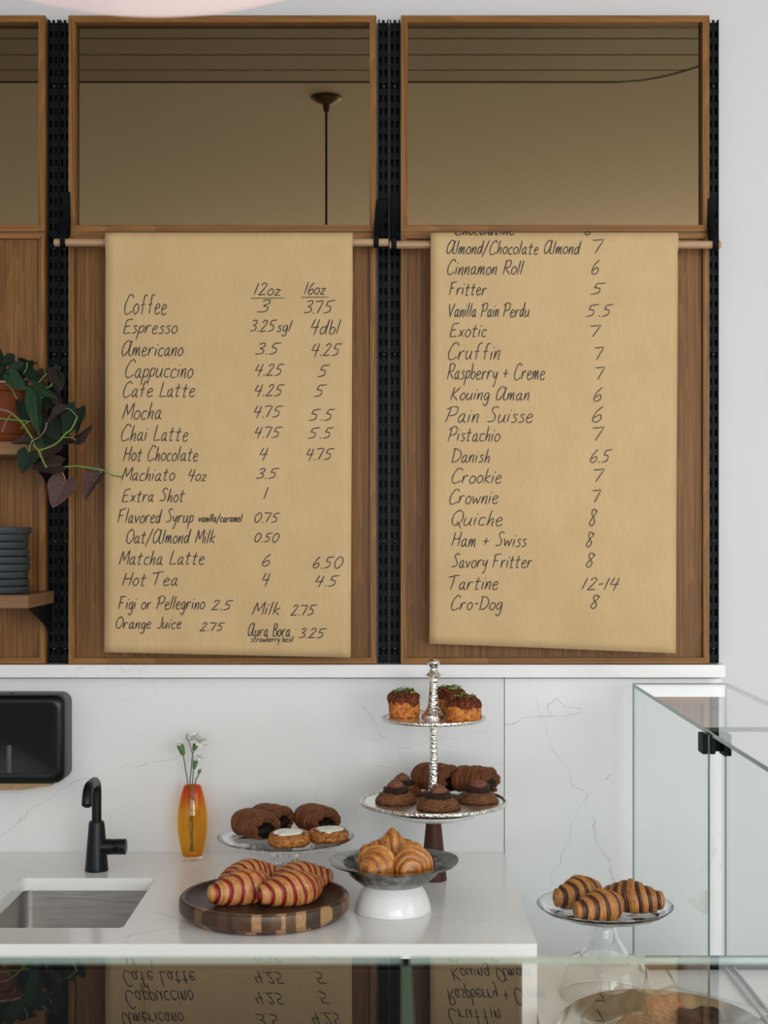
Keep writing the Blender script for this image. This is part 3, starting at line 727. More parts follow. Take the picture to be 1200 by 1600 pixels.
# ------------------------------------------------------------------ dowels, straps and the two paper menus
RODD = 3.478
def make_menu(x_tl, x_tr, x_bl, x_br, y_bl, y_br, rod_py, rod_x0, rod_x1, txt, lab_paper, lab_rod, straps, curl):
    zc = ZW(rod_py, RODD); rr = 6.2/F*RODD
    xa, xb = XW(rod_x0, RODD), XW(rod_x1, RODD)
    b = B(); n = 20
    prof = [(0, 0), (rr-.001, 0), (rr, .001), (rr, xb-xa-.001), (rr-.001, xb-xa), (0, xb-xa)]
    lathe(b, prof, n); bmesh.ops.rotate(b, verts=b.verts, matrix=Matrix.Rotation(PI/2, 3, 'Y'))
    tag(finish('wooden_dowel', b, 'dowel_wood', loc=(xa, RODD, zc)), lab_rod, 'dowel', 'dowels holding the paper menus')
    ry, rz = .0205, ZW(362, RODD-.01)-zc
    ztop = zc+rz
    def pd(px, py):
        z = ZW(py, RODD-.02); u = (px-x_tl)/(x_tr-x_tl); v = (py-rod_py)/(y_bl-rod_py)
        if z >= zc:
            k = min(1, (z-zc)/rz); return RODD-ry*math.sqrt(max(0, 1-k*k))
        v = max(0, min(1.1, v))
        d_ = RODD-ry+.030*v*v*(1.6-.6*v)*.9
        d_ += .0016*math.sin(u*9+v*3)*v + .0010*math.sin(u*21-v*5+1)*v + .0008*math.sin(v*16+u*2)*v
        d_ -= curl*max(0, v-.82)**2*30*max(0, u-.35)
        return d_
    pxl = lambda py: x_tl+(x_bl-x_tl)*(py-362)/(y_bl-362)
    pxr = lambda py: x_tr+(x_br-x_tr)*(py-362)/(y_br-362)
    b = B(); NC = 28; rows = []
    def at(u, py, d_):
        py_ = py; px = pxl(py)+(pxr(py)-pxl(py))*u; return W(px, py_, d_)
    for k in range(7):                                   # back sheet, hidden behind
        z = zc-.14+.14*k/7
        rows.append([b.verts.new((XW(x_tl+(x_tr-x_tl)*j/NC, RODD+ry), RODD+ry+.001*math.sin(j), z)) for j in range(NC+1)])
    for k in range(13):                                  # loop over the dowel
        a = PI*k/12
        rows.append([b.verts.new((XW(x_tl+(x_tr-x_tl)*j/NC, RODD-.01), RODD+ry*math.cos(a), zc+rz*math.sin(a))) for j in range(NC+1)])
    NR = 44
    for k in range(1, NR+1):
        r_ = []
        for j in range(NC+1):
            u = j/NC; yb = y_bl+(y_br-y_bl)*(u if not curl else u**1.1); py = rod_py+(yb-rod_py)*k/NR
            px = pxl(py)+(pxr(py)-pxl(py))*u
            r_.append(b.verts.new(W(px, py, pd(px, py))))
        rows.append(r_)
    for A_, B_ in zip(rows, rows[1:]):
        for j in range(NC): b.faces.new((A_[j], A_[j+1], B_[j+1], B_[j]))
    o = Vector((XW((x_tl+x_tr)/2, RODD-ry), RODD-ry, zc))
    t = tag(bpy.data.objects.new('paper_menu', None), lab_paper, 'menu', 'handwritten paper menus'); COL.objects.link(t); t.location = o
    bmesh.ops.translate(b, verts=b.verts, vec=-o)
    ob = finish('paper_sheet', b, 'kraft_paper', t, 180)
    sm = ob.modifiers.new('thickness', 'SOLIDIFY'); sm.thickness = .0006; sm.offset = 0
    hw = .0013
    for (s_, x0, x1, base, cap) in txt:
        b = B(); st, lo, hi = write(s_); kx = (x1-x0)/(hi-lo); ky = cap/19.0
        for line in st:
            P_ = [(x0+(p[0]-lo)*kx, base-p[1]*ky) for p in line]
            P_ = [p for p in P_ if ZW(p[1], RODD-.02) < ztop-.0008]
            if len(P_) < 2: continue
            pts = []
            for px, py in P_:
                d_ = pd(px, py)-.0011; v = W(px, py, d_); pts.append(v)
            n = len(pts); vl = []
            for i, p in enumerate(pts):
                tg = pts[min(i+1, n-1)]-pts[max(i-1, 0)]; tg.y = 0
                if tg.length < 1e-7: tg = Vector((1, 0, 0))
                tg.normalize(); nr = Vector((-tg.z, 0, tg.x))
                w_ = hw*(.75 if cap < 13 else 1)*(.93+.12*math.sin(i*.9)) * (.75 if i in (0, n-1) else 1)
                vl.append((b.verts.new(p+nr*w_-o), b.verts.new(p-nr*w_-o)))
            for a, c in zip(vl, vl[1:]): b.faces.new((a[0], a[1], c[1], c[0]))
        nm = 'underline' if s_ == '~' else ('price' if s_[0].isdigit() and s_ not in ('12oz', '16oz', '4oz') else 'menu_entry')
        me = bpy.data.meshes.new(nm); b.to_mesh(me); b.free(); me.materials.append(M['ink'])
        h = bpy.data.objects.new(nm, me); COL.objects.link(h); h.parent = t
    for (pt0, pt1, pb0, pb1, ytop, lb) in straps:
        b = B(); pts = []; ws = []
        zt = ZW(ytop, FD-.004)
        f_ = FD-.0045
        seq = [(f_, zt, 0), (f_, zt-.02, .1), (f_-.006, zt-(zt-zc)*.45, .5), (RODD-rr-.004, zc+.012, 1), (RODD-rr-.0022, zc, 1)]
        for k in range(1, 9):
            a = PI*k/8; seq.append((RODD-(rr+.0022)*math.cos(a), zc-(rr+.0022)*math.sin(a), 1))
        seq += [(FD-.0015-.008, zc+.03, 1), (FD-.0018, zc+.06, .8), (FD-.0018, zt, 0)]
        for y, z, k in seq:
            pts.append((0, y, z)); ws.append((XW(pt0+(pb0-pt0)*k, RODD+.03), XW(pt1+(pb1-pt1)*k, RODD+.03)))
        xo = (ws[0][0]+ws[0][1])/2
        ws = [(a-xo, c-xo) for a, c in ws]; pts = [(p[0], p[1]-FD, p[2]-zt) for p in pts]
        ribbon(b, pts, ws, .0014)
        tag(finish('hanging_strap', b, 'strap_black', None, 40, loc=(xo, FD, zt)), lb, 'strap', 'black straps carrying the dowels')
make_menu(165, 551, 163, 548, 1019, 1027.5, 379, 85, 607, TXT1, 'brown kraft paper menu handwritten with coffee and drink prices', 'wooden dowel through the drinks price list',
          [(93, 106, 99.5, 107.5, 300, 'black strap at the left end of the drinks menu dowel'), (588, 606, 584, 592, 312, 'black strap at the right end of the drinks menu dowel')], 0)
make_menu(673, 1059, 671, 1056, 1006, 1021, 382.5, 608.5, 1125.5, TXT2, 'brown kraft paper menu handwritten with pastry prices', 'wooden dowel through the pastry price list',
          [(610, 624, 611.5, 619.5, 300, 'black strap at the left end of the pastry menu dowel'), (1110, 1123, 1108, 1117, 310, 'black strap at the right end of the pastry menu dowel')], .0055)

# ------------------------------------------------------------------ stack of dark plates on the lower shelf
pz = ZW(930, 3.28); pc = Vector((XW(-15, 3.37), 3.37, pz))
rnd = random.Random(4); pl0 = None
ords = ['lowest', 'second from the bottom', 'third from the bottom', 'fourth from the bottom', 'middle one', 'fourth from the top', 'third from the top', 'second from the top', 'topmost']
for k in range(9):
    loc = pc+Vector((rnd.uniform(-.003, .002)+(.003 if k in (0, 8) else 0), rnd.uniform(-.002, .002), .0008+k*.0172))
    lb = 'dark slate blue plate, %s of the stack on the oak shelf' % ords[k]
    if pl0 is None:
        b = B(); lathe(b, [(0, .002), (.078, .002), (.082, .0), (.087, .0012), (.0885, .004), (.0895, .0150), (.0885, .0165), (.0868, .0160), (.0850, .006), (.080, .0045), (0, .0045)], 72)
        pl0 = tag(finish('stoneware_plate', b, 'stoneware_blue', None, 30, loc=loc), lb, 'plate', 'stack of dark plates')
    else:
        c = pl0.copy(); COL.objects.link(c); c.location = loc; c['label'] = lb; c.rotation_euler = (0, 0, k*1.3)

# ------------------------------------------------------------------ trailing plant in a terracotta pot on the upper shelf
pz = ZW(690, 3.28); PC = Vector((XW(-10, 3.39), 3.39, pz+.0006))
t = thing('potted_plant', 'trailing heartleaf plant in a terracotta pot on the upper oak shelf', 'plant', PC)
b = B(); lathe(b, [(0, .0185), (.066, .0185), (.070, .022), (.088, .118), (.094, .120), (.095, .139), (.0905, .1402), (.0872, .139), (.085, .115), (0, .115)], 56); pot = finish('pot', b, 'terracotta', t, 30)
b = B(); lathe(b, [(.0955, .1365), (.0945, .1412), (.0900, .1420), (.0868, .1400)], 56, wob=lambda a, r, z: (.0004*math.sin(a*9), .0007*math.sin(a*7))); finish('worn_rim', b, 'terracotta_rim', t)
b = B(); lathe(b, [(0, 0), (.074, 0), (.083, .010), (.086, .0185), (.082, .0187), (.078, .010), (.070, .006), (0, .006)], 56); finish('saucer', b, 'terracotta', t, 30)
b = B(); lathe(b, [(0, .128), (.05, .127), (.086, .122), (.086, .116), (0, .116)], 32, wob=lambda a, r, z: (0, .002*math.sin(a*5+r*80))); finish('soil', b, 'soil', t)
def leaf_mesh(name, fold, droop, wave):
    b = B(); uvl = b.loops.layers.uv.new('leaf'); NL, NW = 14, 4; rows = []
    for i in range(NL+1):
        t_ = i/NL
        hwd = .5*(max(0, math.sin(PI*min(1, (t_*.98+.02))**.56))**.72)*(1-.22*t_)
        if i == NL: hwd = .003
        back = .16*math.exp(-t_*7)
        row = []
        for j in range(-NW, NW+1):
            s_ = j/NW; y = hwd*s_
            x = t_-back*abs(s_)**1.5*1.1
            z = abs(y)*fold - droop*t_*t_ + wave*math.sin(t_*11+s_*2)*abs(s_) - .02*math.cos(abs(s_)*9+t_*16)*abs(s_)
            row.append((b.verts.new((x, y, z)), s_, t_))
        rows.append(row)
    for A_, B_ in zip(rows, rows[1:]):
        for j in range(2*NW):
            q_ = (A_[j], A_[j+1], B_[j+1], B_[j])
            try: f = b.faces.new([v[0] for v in q_])
            except ValueError: continue
            for lp, v in zip(f.loops, q_): lp[uvl].uv = (v[1], v[2])
    me = bpy.data.meshes.new(name); b.to_mesh(me); b.free(); me.shade_smooth(); return me
LM = {}
def leaf(parent, p0, p1, width, mat, shape=0, tilt=0.0):
    """heart leaf from its stalk p0 to its tip p1 (world), face towards the room, rolled by tilt"""
    key = (shape, mat)
    if key not in LM:
        LM[key] = leaf_mesh('leaf', *[(.25, .12, .02), (.55, .25, .03), (-.2, .18, .03)][shape]); LM[key].materials.append(M[mat])
    o = bpy.data.objects.new('leaf', LM[key]); COL.objects.link(o); o.parent = parent
    X = (p1-p0); L = X.length; X.normalize()
    N = Vector((0.15, -1, .35)); N = (N-X*N.dot(X)).normalized()
    N = Matrix.Rotation(tilt, 3, X) @ N
    Y = N.cross(X)
    m = Matrix((X*L, Y*width, N*L*.8)).transposed().to_4x4(); m.translation = p0-parent.location
    o.matrix_local = m
    return o
def Z5(x, y, d): return W(x/5.925, 530+y/5.925, d)
rnd = random.Random(9)
LV = [((605,1300),(480,1555),232,'leaf_purple',0,.1,3.30),((935,1235),(755,1465),190,'leaf_purple',1,.5,3.33),((270,1045),(200,1235),170,'leaf_dark',0,0,3.24),((565,1160),(295,1185),150,'leaf_brown',1,-.3,3.30),
((325,505),(345,890),135,'leaf_green',1,.2,3.22),((85,330),(235,475),125,'leaf_green',0,.1,3.26),((290,950),(110,945),105,'leaf_brown',1,.3,3.25),((700,930),(855,815),85,'leaf_brown',1,.9,3.30),
((135,195),(10,215),135,'leaf_dark',0,0,3.36),((195,170),(335,235),40,'leaf_dark',1,1.0,3.36),((255,215),(225,345),120,'leaf_dark',0,.2,3.36),((425,310),(555,425),120,'leaf_brown',0,-.3,3.33),
((315,440),(505,535),100,'leaf_green',1,.3,3.26),((510,500),(565,655),95,'leaf_brown',1,.2,3.31),((715,640),(585,900),200,'leaf_dark',0,.2,3.30),((605,655),(425,765),115,'leaf_brown',1,.4,3.26),
((445,745),(545,950),160,'leaf_dark',0,.1,3.30),((535,970),(385,1105),140,'leaf_brown',0,.2,3.29),((745,735),(695,870),85,'leaf_dark',1,.4,3.30),((200,585),(235,800),115,'leaf_dark',0,-.3,3.27),
((205,265),(25,320),110,'leaf_dark',1,.2,3.33),((10,300),(0,90),90,'leaf_dark',0,0,3.38),((395,545),(515,645),120,'leaf_dark',0,0,3.32),((260,290),(325,405),100,'leaf_dark',0,0,3.34),
((355,925),(410,1010),75,'leaf_green',1,.3,3.27),((25,340),(60,475),130,'leaf_dark',0,.1,3.33),((320,345),(425,425),90,'leaf_brown',0,.1,3.34),((400,850),(475,970),120,'leaf_dark',0,.1,3.30),
((300,540),(420,640),120,'leaf_dark',0,.1,3.33),((590,700),(470,860),150,'leaf_dark',0,-.2,3.31),((-120,330),(-60,480),130,'leaf_green',0,.1,3.28),((-150,250),(-260,180),130,'leaf_dark',0,.1,3.36),
((-200,420),(-260,620),140,'leaf_dark',0,.2,3.25),((-60,250),(-40,110),120,'leaf_dark',0,.2,3.40)]
for p0, p1, wd, mt, sh, tl, d_ in LV:
    a = Z5(p0[0], p0[1], d_); c = Z5(p1[0], p1[1], d_-.02)
    leaf(t, a, c, wd/5.925/F*d_*1.22, mt, sh, tl)
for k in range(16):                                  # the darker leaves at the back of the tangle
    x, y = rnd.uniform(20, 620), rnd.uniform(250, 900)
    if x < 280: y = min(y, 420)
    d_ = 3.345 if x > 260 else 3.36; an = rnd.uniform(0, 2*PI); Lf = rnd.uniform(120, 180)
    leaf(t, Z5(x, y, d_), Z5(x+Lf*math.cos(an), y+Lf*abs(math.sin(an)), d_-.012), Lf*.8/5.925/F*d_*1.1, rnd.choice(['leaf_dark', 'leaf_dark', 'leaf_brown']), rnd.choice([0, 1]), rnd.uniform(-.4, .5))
VN = [([(0,735),(120,745),(285,765)],'vine_green',3.23,1.5),([(100,680),(200,770),(300,920)],'vine_green',3.22,1.6),([(-60,640),(60,663),(110,685)],'vine_pink',3.22,2.0),([(300,935),(370,900),(420,830),(430,770)],'vine_pink',3.23,1.2),
([(300,930),(355,1025),(520,965),(600,880),(660,830),(715,720)],'vine_green',3.25,1.5),([(355,1025),(385,1100),(430,1190)],'vine_green',3.25,1.6),
([(430,1190),(540,1190),(620,1180),(720,1175),(850,1195),(960,1215),(1040,1260),(1130,1275)],'vine_green',3.30,1.6),([(545,1190),(580,1240),(605,1300)],'vine_pink',3.295,1.2),([(905,1205),(930,1215),(935,1240)],'vine_green',3.31,1.2),
([(560,915),(640,908),(700,930)],'vine_green',3.28,1.1),([(215,320),(245,270),(250,215)],'vine_green',3.33,1.0),([(345,415),(430,315)],'vine_green',3.30,1.1),([(320,430),(400,450),(460,440),(480,410)],'vine_green',3.27,1.2),
([(20,860),(50,770),(100,700)],'vine_pink',3.22,1.1),([(270,760),(215,800),(200,830)],'vine_green',3.22,.9),([(120,480),(160,560),(200,600)],'vine_green',3.28,1.1),([(-40,440),(60,420),(120,480)],'vine_green',3.31,1.1),
([(200,440),(300,470),(400,545)],'vine_green',3.31,1.1),([(545,1190),(545,1160),(565,1150)],'vine_green',3.30,1.0),([(270,1045),(280,980),(300,935)],'vine_green',3.235,1.0),([(600,640),(650,650),(715,720)],'vine_green',3.27,1.0)]
for ch, mt, d_, r_ in VN:
    pts = [Z5(x, y, d_)-t.location for x, y in ch]; b = B(); pp = catmull(pts, 6) if len(pts) > 2 else pts
    tube(b, pp, r_*.0013, 7); finish('vine', b, mt, t)
b = B()
for a in range(9):
    an = a*.7; p = Vector((.06*math.cos(an), .06*math.sin(an), .125)); tube(b, catmull([(p.x*.5, p.y*.5, .12), (p.x, p.y, .15), (p.x*1.35, p.y*1.35, .16+.01*(a % 3))], 5), .0014, 6)
finish('stem_cluster', b, 'vine_green', t)

# ------------------------------------------------------------------ black towel dispenser on the wall
x1 = XW(112.5, D); x0 = x1-.31; zt, zb = ZW(1080, D), ZW(1225, 3.475); dd = D-3.475
t = thing('towel_dispenser', 'black plastic paper towel dispenser on the marble wall', 'dispenser', ((x0+x1)/2, D, zb))
hw = (x1-x0)/2; hh = zt-zb
b = B(); loops = []
for y, k in ((-.0008, 0), (-.055, .0), (-.056, .0015)): loops.append([(x, y, z) for x, z in rrect(-hw+k, hw-k, k, hh-k, .024, 6)])
loft(b, loops); finish('housing', b, 'plastic_black_matte', t, 40)
b = B(); loops = []
for y, k, r in ((-.0562, .001, .024), (-.080, .0005, .024), (-.086, .004, .024), (-.090, .012, .022), (-.0905, .020, .018), (-.0885, .024, .016)): loops.append([(x, y, z) for x, z in rrect(-hw+k, hw-k, k, hh-k, r, 6)])
loft(b, loops); finish('front_cover', b, 'plastic_black', t, 45)
lx = XW(14.5, 3.478)-t.location.x; lz = ZW(1186, 3.478)-zb
b = B(); loops = []
for y, k in ((-.0887, 0), (-.0905, .0005), (-.0912, .002)): loops.append([(lx+x, y, lz+z) for x, z in rrect(-.006+k, .006-k, -.034+k, .034-k, .0035, 5)])
loft(b, loops); finish('sight_window', b, 'plastic_black_matte', t, 40)
kx = XW(20, 3.52)-t.location.x
b = B(); lathe(b, [(0, .0012), (.0045, .0010), (.0055, 0), (0, 0)], 20); finish('keyhole', b, 'groove_black', t, loc=(kx, -.045, hh+.0001))
b = B(); tx1 = XW(84, 3.50)-t.location.x
prism(b, [(-hw+.03, -.001), (tx1, -.001), (tx1-.002, -.006), (tx1-.075, -.016), (-hw+.08, -.019), (-hw+.03, -.010)], 'y', -.080, -.035, 0, .001)
tag(finish('folded_paper_towel', b, 'kraft_towel', None, 30, loc=t.location), 'brown paper towel poking out under the black dispenser', 'paper towel')

# ------------------------------------------------------------------ black faucet
fd = 3.369; fo = Vector((XW(151, fd), fd, CT+.0004)); kf = fd/F
t = thing('faucet', 'matte black single-lever faucet behind the sink', 'faucet', fo)
b = B(); hgt = lambda py: (1361-py)*kf
pr = [(0, 0), (18*kf, 0), (18.3*kf, .003), (17.6*kf, .010), (12.5*kf, hgt(1290)), (11.6*kf, hgt(1285)), (11.0*kf, hgt(1284)), (7.6*kf, hgt(1284))]
lathe(b, pr + [(0, hgt(1284))], 40); finish('body', b, 'faucet_black', t, 40)
b = B(); top = ZW(1218.5, fd)-fo.z; fz = ZW(1258, 3.253)-fo.z
path = [(0, 0, hgt(1288)), (0, 0, top-.045)]
for k in range(0, 7): a = PI/2*k/6; path.append((0, -.028*(1-math.cos(a)), top-.028-.0+.028*math.sin(a)))
path.append((0, -.075, top-.0))
for k in range(1, 7): a = PI/2*k/6; path.append((0, -.075-.036*math.sin(a), top-.036*(1-math.cos(a))))
path.append((0, -.112, fz))
tube(b, path, [.0112]*(len(path)-2)+[.0116, .0116], 24); finish('spout', b, 'faucet_black', t, 50)
hz = ZW(1323, fd)-fo.z; r_ = 12.2*kf; L = XW(197, fd)-fo.x
b = B(); lathe(b, [(0, 0), (r_*1.15, .0), (r_, .020), (r_, L-.028), (r_*.90, L-.0275), (r_*.90, L-.0255), (r_, L-.025), (r_, L-.001), (r_-.001, L), (0, L)], 36)
bmesh.ops.rotate(b, verts=b.verts, matrix=Matrix.Rotation(PI/2, 3, 'Y')); h = finish('handle', b, 'faucet_black', t, 40, loc=(0, 0, hz))
b = B(); tube(b, [(L-.022, -r_+.002, -.001), (L-.014, -r_-.006, -.002), (L-.010, -r_-.014, -.003)], [.005, .004, .003], 10); finish('lever', b, 'faucet_black', h, 40)

# ------------------------------------------------------------------ amber vase with carnations
vd = 3.478; vo_ = Vector((XW(300.5, vd), vd, CT+.0004)); kv = vd/F
t = thing('amber_vase', 'tall amber glass vase with a thick clear base', 'vase', vo_)
hv = lambda py: (1343-py)*kv
outer = smooth_prof([(15.6*kv, .0105), (18.2*kv, hv(1325)), (22.2*kv, hv(1303)), (23.2*kv, hv(1284)), (21.8*kv, hv(1263)), (17.2*kv, hv(1241)), (13.8*kv, hv(1230)), (13.0*kv, hv(1227.5))], 5)
inner = [(max(.001, r-.0028), z) for r, z in outer[1:]]
b = B(); lathe(b, [(0, .0105)]+outer+[(outer[-1][0]-.0014, outer[-1][1]+.0009)]+inner[::-1]+[(0, .016)], 56); finish('body', b, 'amber_glass', t, 50)
b = B(); lathe(b, [(0, 0), (13.4*kv, 0), (14.6*kv, .0012), (15.6*kv, .0102), (0, .0102)], 48); finish('clear_base', b, 'solid_glass', t, 40)
def ZF(x, y, d): return W(270+x/14.54, 1130+y/14.54, d)
def carnation(label, stem, bloom, calyx, kind, d_):
    base = Vector((vo_.x+(random.Random(len(label)).uniform(-.006, .006)), vo_.y, CT+.020))
    t = thing('carnation', label, 'flower', base, 0, 'carnations in the amber vase')
    pts = [Vector((0, 0, 0))]+[ZF(x, y, d_)-base for x, y in stem]
    b = B(); tube(b, catmull(pts, 6), .00135, 8); finish('stem', b, 'stem_green', t)
    c0 = ZF(calyx[0], calyx[1], d_)-base; c1 = ZF(calyx[2], calyx[3], d_)-base; ax = (c1-c0); L = ax.length; q_ = Vector((0, 0, 1)).rotation_difference(ax.normalized())
    R = calyx[4]/14.54*vd/F/2
    if kind == 'bud':
        b = B(); lathe(b, [(0, 0)]+smooth_prof([(R*.5, .0004), (R, L*.35), (R*.75, L*.7), (.0003, L)], 4), 16); o = finish('calyx', b, 'calyx_green', t, 180); o.location = c0; o.rotation_euler = q_.to_euler(); return t
    b = B(); n = 10; prof = [(R*.35, 0), (R*.75, L*.25), (R*.92, L*.6), (R*1.0, L*.82)]
    def wob(a, r, z): return (0, L*.22*max(0, math.cos(5*a)) if z > L*.75 else 0)
    lathe(b, [(0, 0)]+prof+[(R*.8, L*.74), (0, L*.6)], 40, wob=wob); o = finish('calyx', b, 'calyx_green', t); o.location = c0; o.rotation_euler = q_.to_euler()
    BR = bloom[2]/14.54*vd/F/2; cen = ZF(bloom[0], bloom[1], d_)-base; rn = random.Random(bloom[0])
    b = B(); NP = bloom[3]
    for k in range(NP):
        az = k*2.399; el = (k/NP)**.8*1.75                    # from the middle outwards
        dirv = Vector((math.sin(el)*math.cos(az), math.sin(el)*math.sin(az), math.cos(el)))
        side = dirv.cross(Vector((0, 0, 1)) if el > .1 else Vector((1, 0, 0))).normalized(); up2 = side.cross(dirv)
        rows = []; Lp = BR*(1.25 if el > .5 else 1.05)*rn.uniform(.85, 1.05)
        for i in range(5):
            t_ = i/4; row = []
            for j in range(-4, 5):
                s_ = j/4; wd = BR*(.12+.55*t_**.8)
                p = dirv*Lp*t_*(1-.10*abs(s_)**2) + side*wd*s_ + up2*(-.25*BR*t_*t_*el + BR*.15*t_*math.sin(s_*7+k*2))
                if i == 4: p += dirv*BR*.07*math.sin(s_*19+k)
                row.append(b.verts.new(p))
            rows.append(row)
        for A_, B_ in zip(rows, rows[1:]):
            for j in range(8): b.faces.new((A_[j], A_[j+1], B_[j+1], B_[j]))
    o = finish('bloom', b, 'petal_white', t, 180); o.location = cen-ax.normalized()*BR*.35; o.rotation_euler = q_.to_euler()
    return t
c_ = carnation('fully open white carnation, tallest in the amber vase', [(395,1420),(405,1200),(440,800),(455,690),(470,640)], (590,345,300,34), (470,630,535,450,130), 'open', vd)
b = B(); tube(b, catmull([ZF(440,680,vd)-c_.location, ZF(400,520,vd)-c_.location, ZF(370,410,vd)-c_.location, ZF(315,350,vd)-c_.location, ZF(328,235,vd)-c_.location], 4), .0011, 6); finish('bent_side_stem', b, 'stem_green', c_)
carnation('half open white carnation bud leaning left in the amber vase', [(340,1420),(290,1060),(250,800),(240,720)], (155,440,125,14), (240,735,165,480,165), 'open', vd-.004)
carnation('small white carnation half way up on the right of the amber vase', [(450,1420),(460,1180),(470,1040)], (585,745,170,20), (475,1050,525,830,120), 'open', vd-.006)
carnation('closed green carnation bud at the right of the amber vase', [(505,1420),(560,1230),(590,1140)], None, (588,1145,630,1030,75), 'bud', vd-.002)

# ------------------------------------------------------------------ croissants
def croissant(L, R, bend, nseg, tilt, seed, hz=1.0, wy=1.0, flap=0.0, step=.70):
    b = B(); uvl = b.loops.layers.uv.new('turns'); NR, NM = 240, 36; rn = random.Random(seed)
    off = [rn.uniform(-.06, .06) for _ in range(12)]; ph = rn.uniform(-.5, .5)
    rings = []
    def rb(a): return R*(1.05-.72*a**1.15)
    def capk(a): return 1 if a < .90 else math.sqrt(max(0, 1-((a-.90)/.10)**2))
    for i in range(NR+1):
        s_ = -1+2*i/NR; row = []
        an = s_*bend; arc = (L/2)/bend; c = Vector((arc*math.sin(an), arc*(1-math.cos(an)), 0)); n_ = Vector((-math.sin(an), math.cos(an), 0))
        for j in range(NM):
            f = 2*PI*j/NM
            sw = s_ + tilt*math.cos(f+ph)*(1-abs(s_)**2) + .018*math.sin(3*f+s_*5)*(1-abs(s_))
            sw = max(-1, min(1, sw)); a_ = abs(sw)
            k = a_*nseg+.5; kk = int(k); fr = k-kk
            am = min(1, max(0, (kk-.25)/nseg))
            r = ((1-step)*rb(abs(s_)) + step*rb(am)*(1.0-.05*fr))*max(capk(abs(s_)), .02)
            edge = min(fr/.13, 1); r *= (.82+.18*edge**.5)*(1-.09*max(0, (fr-.70)/.30)**2)
            r *= 1+.011*math.sin(sw*150+1.5*math.sin(f*2+seed))*edge+.006*math.sin(sw*83+f)
            r *= 1+.018*math.sin(5*f+seed)+.012*math.sin(9*s_+2*f)
            if flap and abs(s_) < .30: r *= 1+flap*(1-(s_/.30)**2)*max(0, math.cos(f-PI/2-.25))**6
            y_ = r*math.cos(f)*wy; z_ = r*math.sin(f)*hz
            z_ = max(z_, -.60*R*hz)
            row.append((b.verts.new(c+n_*y_+Vector((0, 0, z_+.60*R*hz))), fr, sw))
        rings.append(row)
    for A_, B_ in zip(rings, rings[1:]):
        for j in range(NM):
            q_ = (A_[j], A_[(j+1) % NM], B_[(j+1) % NM], B_[j])
            fc = b.faces.new([v[0] for v in q_]); frs = [v[1] for v in q_]
            jump = max(frs)-min(frs) > .5
            for lp, v in zip(fc.loops, q_): lp[uvl].uv = ((v[1] if not (jump and v[1] > .5) else 0.0), v[2]*.5+.5)
    for row in (rings[0], rings[-1]):
        f = b.faces.new([v[0] for v in row])
        for lp in f.loops: lp[uvl].uv = (.2, 0)
    cm = L*.5*bend*.22
    bmesh.ops.translate(b, verts=b.verts, vec=(0, -cm, 0))
    return b
def croissant_mesh(mat, *a, **k):
    o = finish('croissant', croissant(*a, **k), mat, None, 180); me = o.data; bpy.data.objects.remove(o); return me
def put(name, me, loc, rz, label, cat, group, s=1.0, rx=0, ry=0):
    o = bpy.data.objects.new(name, me); COL.objects.link(o); o.location = loc; o.rotation_euler = (rx, ry, rz); o.scale = (s, s, s)
    return tag(o, label, cat, group)
R_ = math.radians

# ------------------------------------------------------------------ round end-grain board with raspberry croissants
BC = Vector((XW(413.5, 2.98), 2.98, CT+.0004))
t = thing('wooden_serving_board', 'round dished wooden board of dark and pale blocks on the counter', 'serving board', BC)
b = B()
lathe(b, [(0, 0), (.150, 0), (.160, .002), (.1742, .016), (.1750, .020), (.1750, .034), (.1735, .040), (.170, .0432), (.166, .0440), (.162, .0432)], 96)
finish('block_rim', b, 'end_grain_blocks', t, 28)
b = B(); lathe(b, [(.1622, .0434), (.158, .0395), (.150, .0335), (.138, .0305), (0, .030), (0, .004), (.1618, .004)], 96); finish('dished_top', b, 'walnut_dark', t, 40)
zb = CT+.031
ra = croissant_mesh('raspberry_dough', .166, .039, .55, 4.4, .13, 3, hz=1.05)
rb_ = croissant_mesh('raspberry_dough', .166, .039, .50, 4.8, .15, 8, hz=1.05)
g = 'raspberry croissants on the wooden board'
put('croissant', ra, (-.302, 2.975, zb), R_(47), 'red striped croissant at the front left of the wooden board', 'croissant', g)
put('croissant', rb_, (-.197, 2.965, zb), R_(43), 'red striped croissant at the front right of the wooden board', 'croissant', g)
put('croissant', rb_, (-.293, 3.072, zb), R_(-142), 'red striped croissant behind the front left one on the board', 'croissant', g, .93)
put('croissant', ra, (-.182, 3.062, zb), R_(-150), 'red striped croissant behind the front right one on the board', 'croissant', g, .90)

# ------------------------------------------------------------------ pewter bowl standing on an upturned white bowl
WC = Vector((XW(614, 3.016), 3.016, CT+.0004))
t = thing('upturned_bowl', 'white porcelain bowl turned upside down under the pewter dish', 'bowl', WC)
b = B(); prof = smooth_prof([(.0795, .0012), (.0785, .010), (.0745, .024), (.0675, .040), (.060, .050), (.0575, .0555)], 4)
lathe(b, [(.0765, .0005), (.0785, 0)]+prof+[(.0560, .0562), (0, .0562), (0, .052), (.055, .050), (.070, .030), (.0765, .0005)], 72); finish('body', b, 'white_ceramic', t, 50)
t = thing('pewter_dish', 'wide rimmed pewter dish of golden croissants on the white bowl', 'dish', WC+Vector((0, 0, .0566)))
b = B()
def pwob(a, r, z):
    k = max(0, (r-.10)/.035); return (.0022*k*math.sin(3*a+1)+.0012*k*math.sin(7*a), .0016*k*math.sin(2*a+.5)+.0012*k*math.sin(5*a))
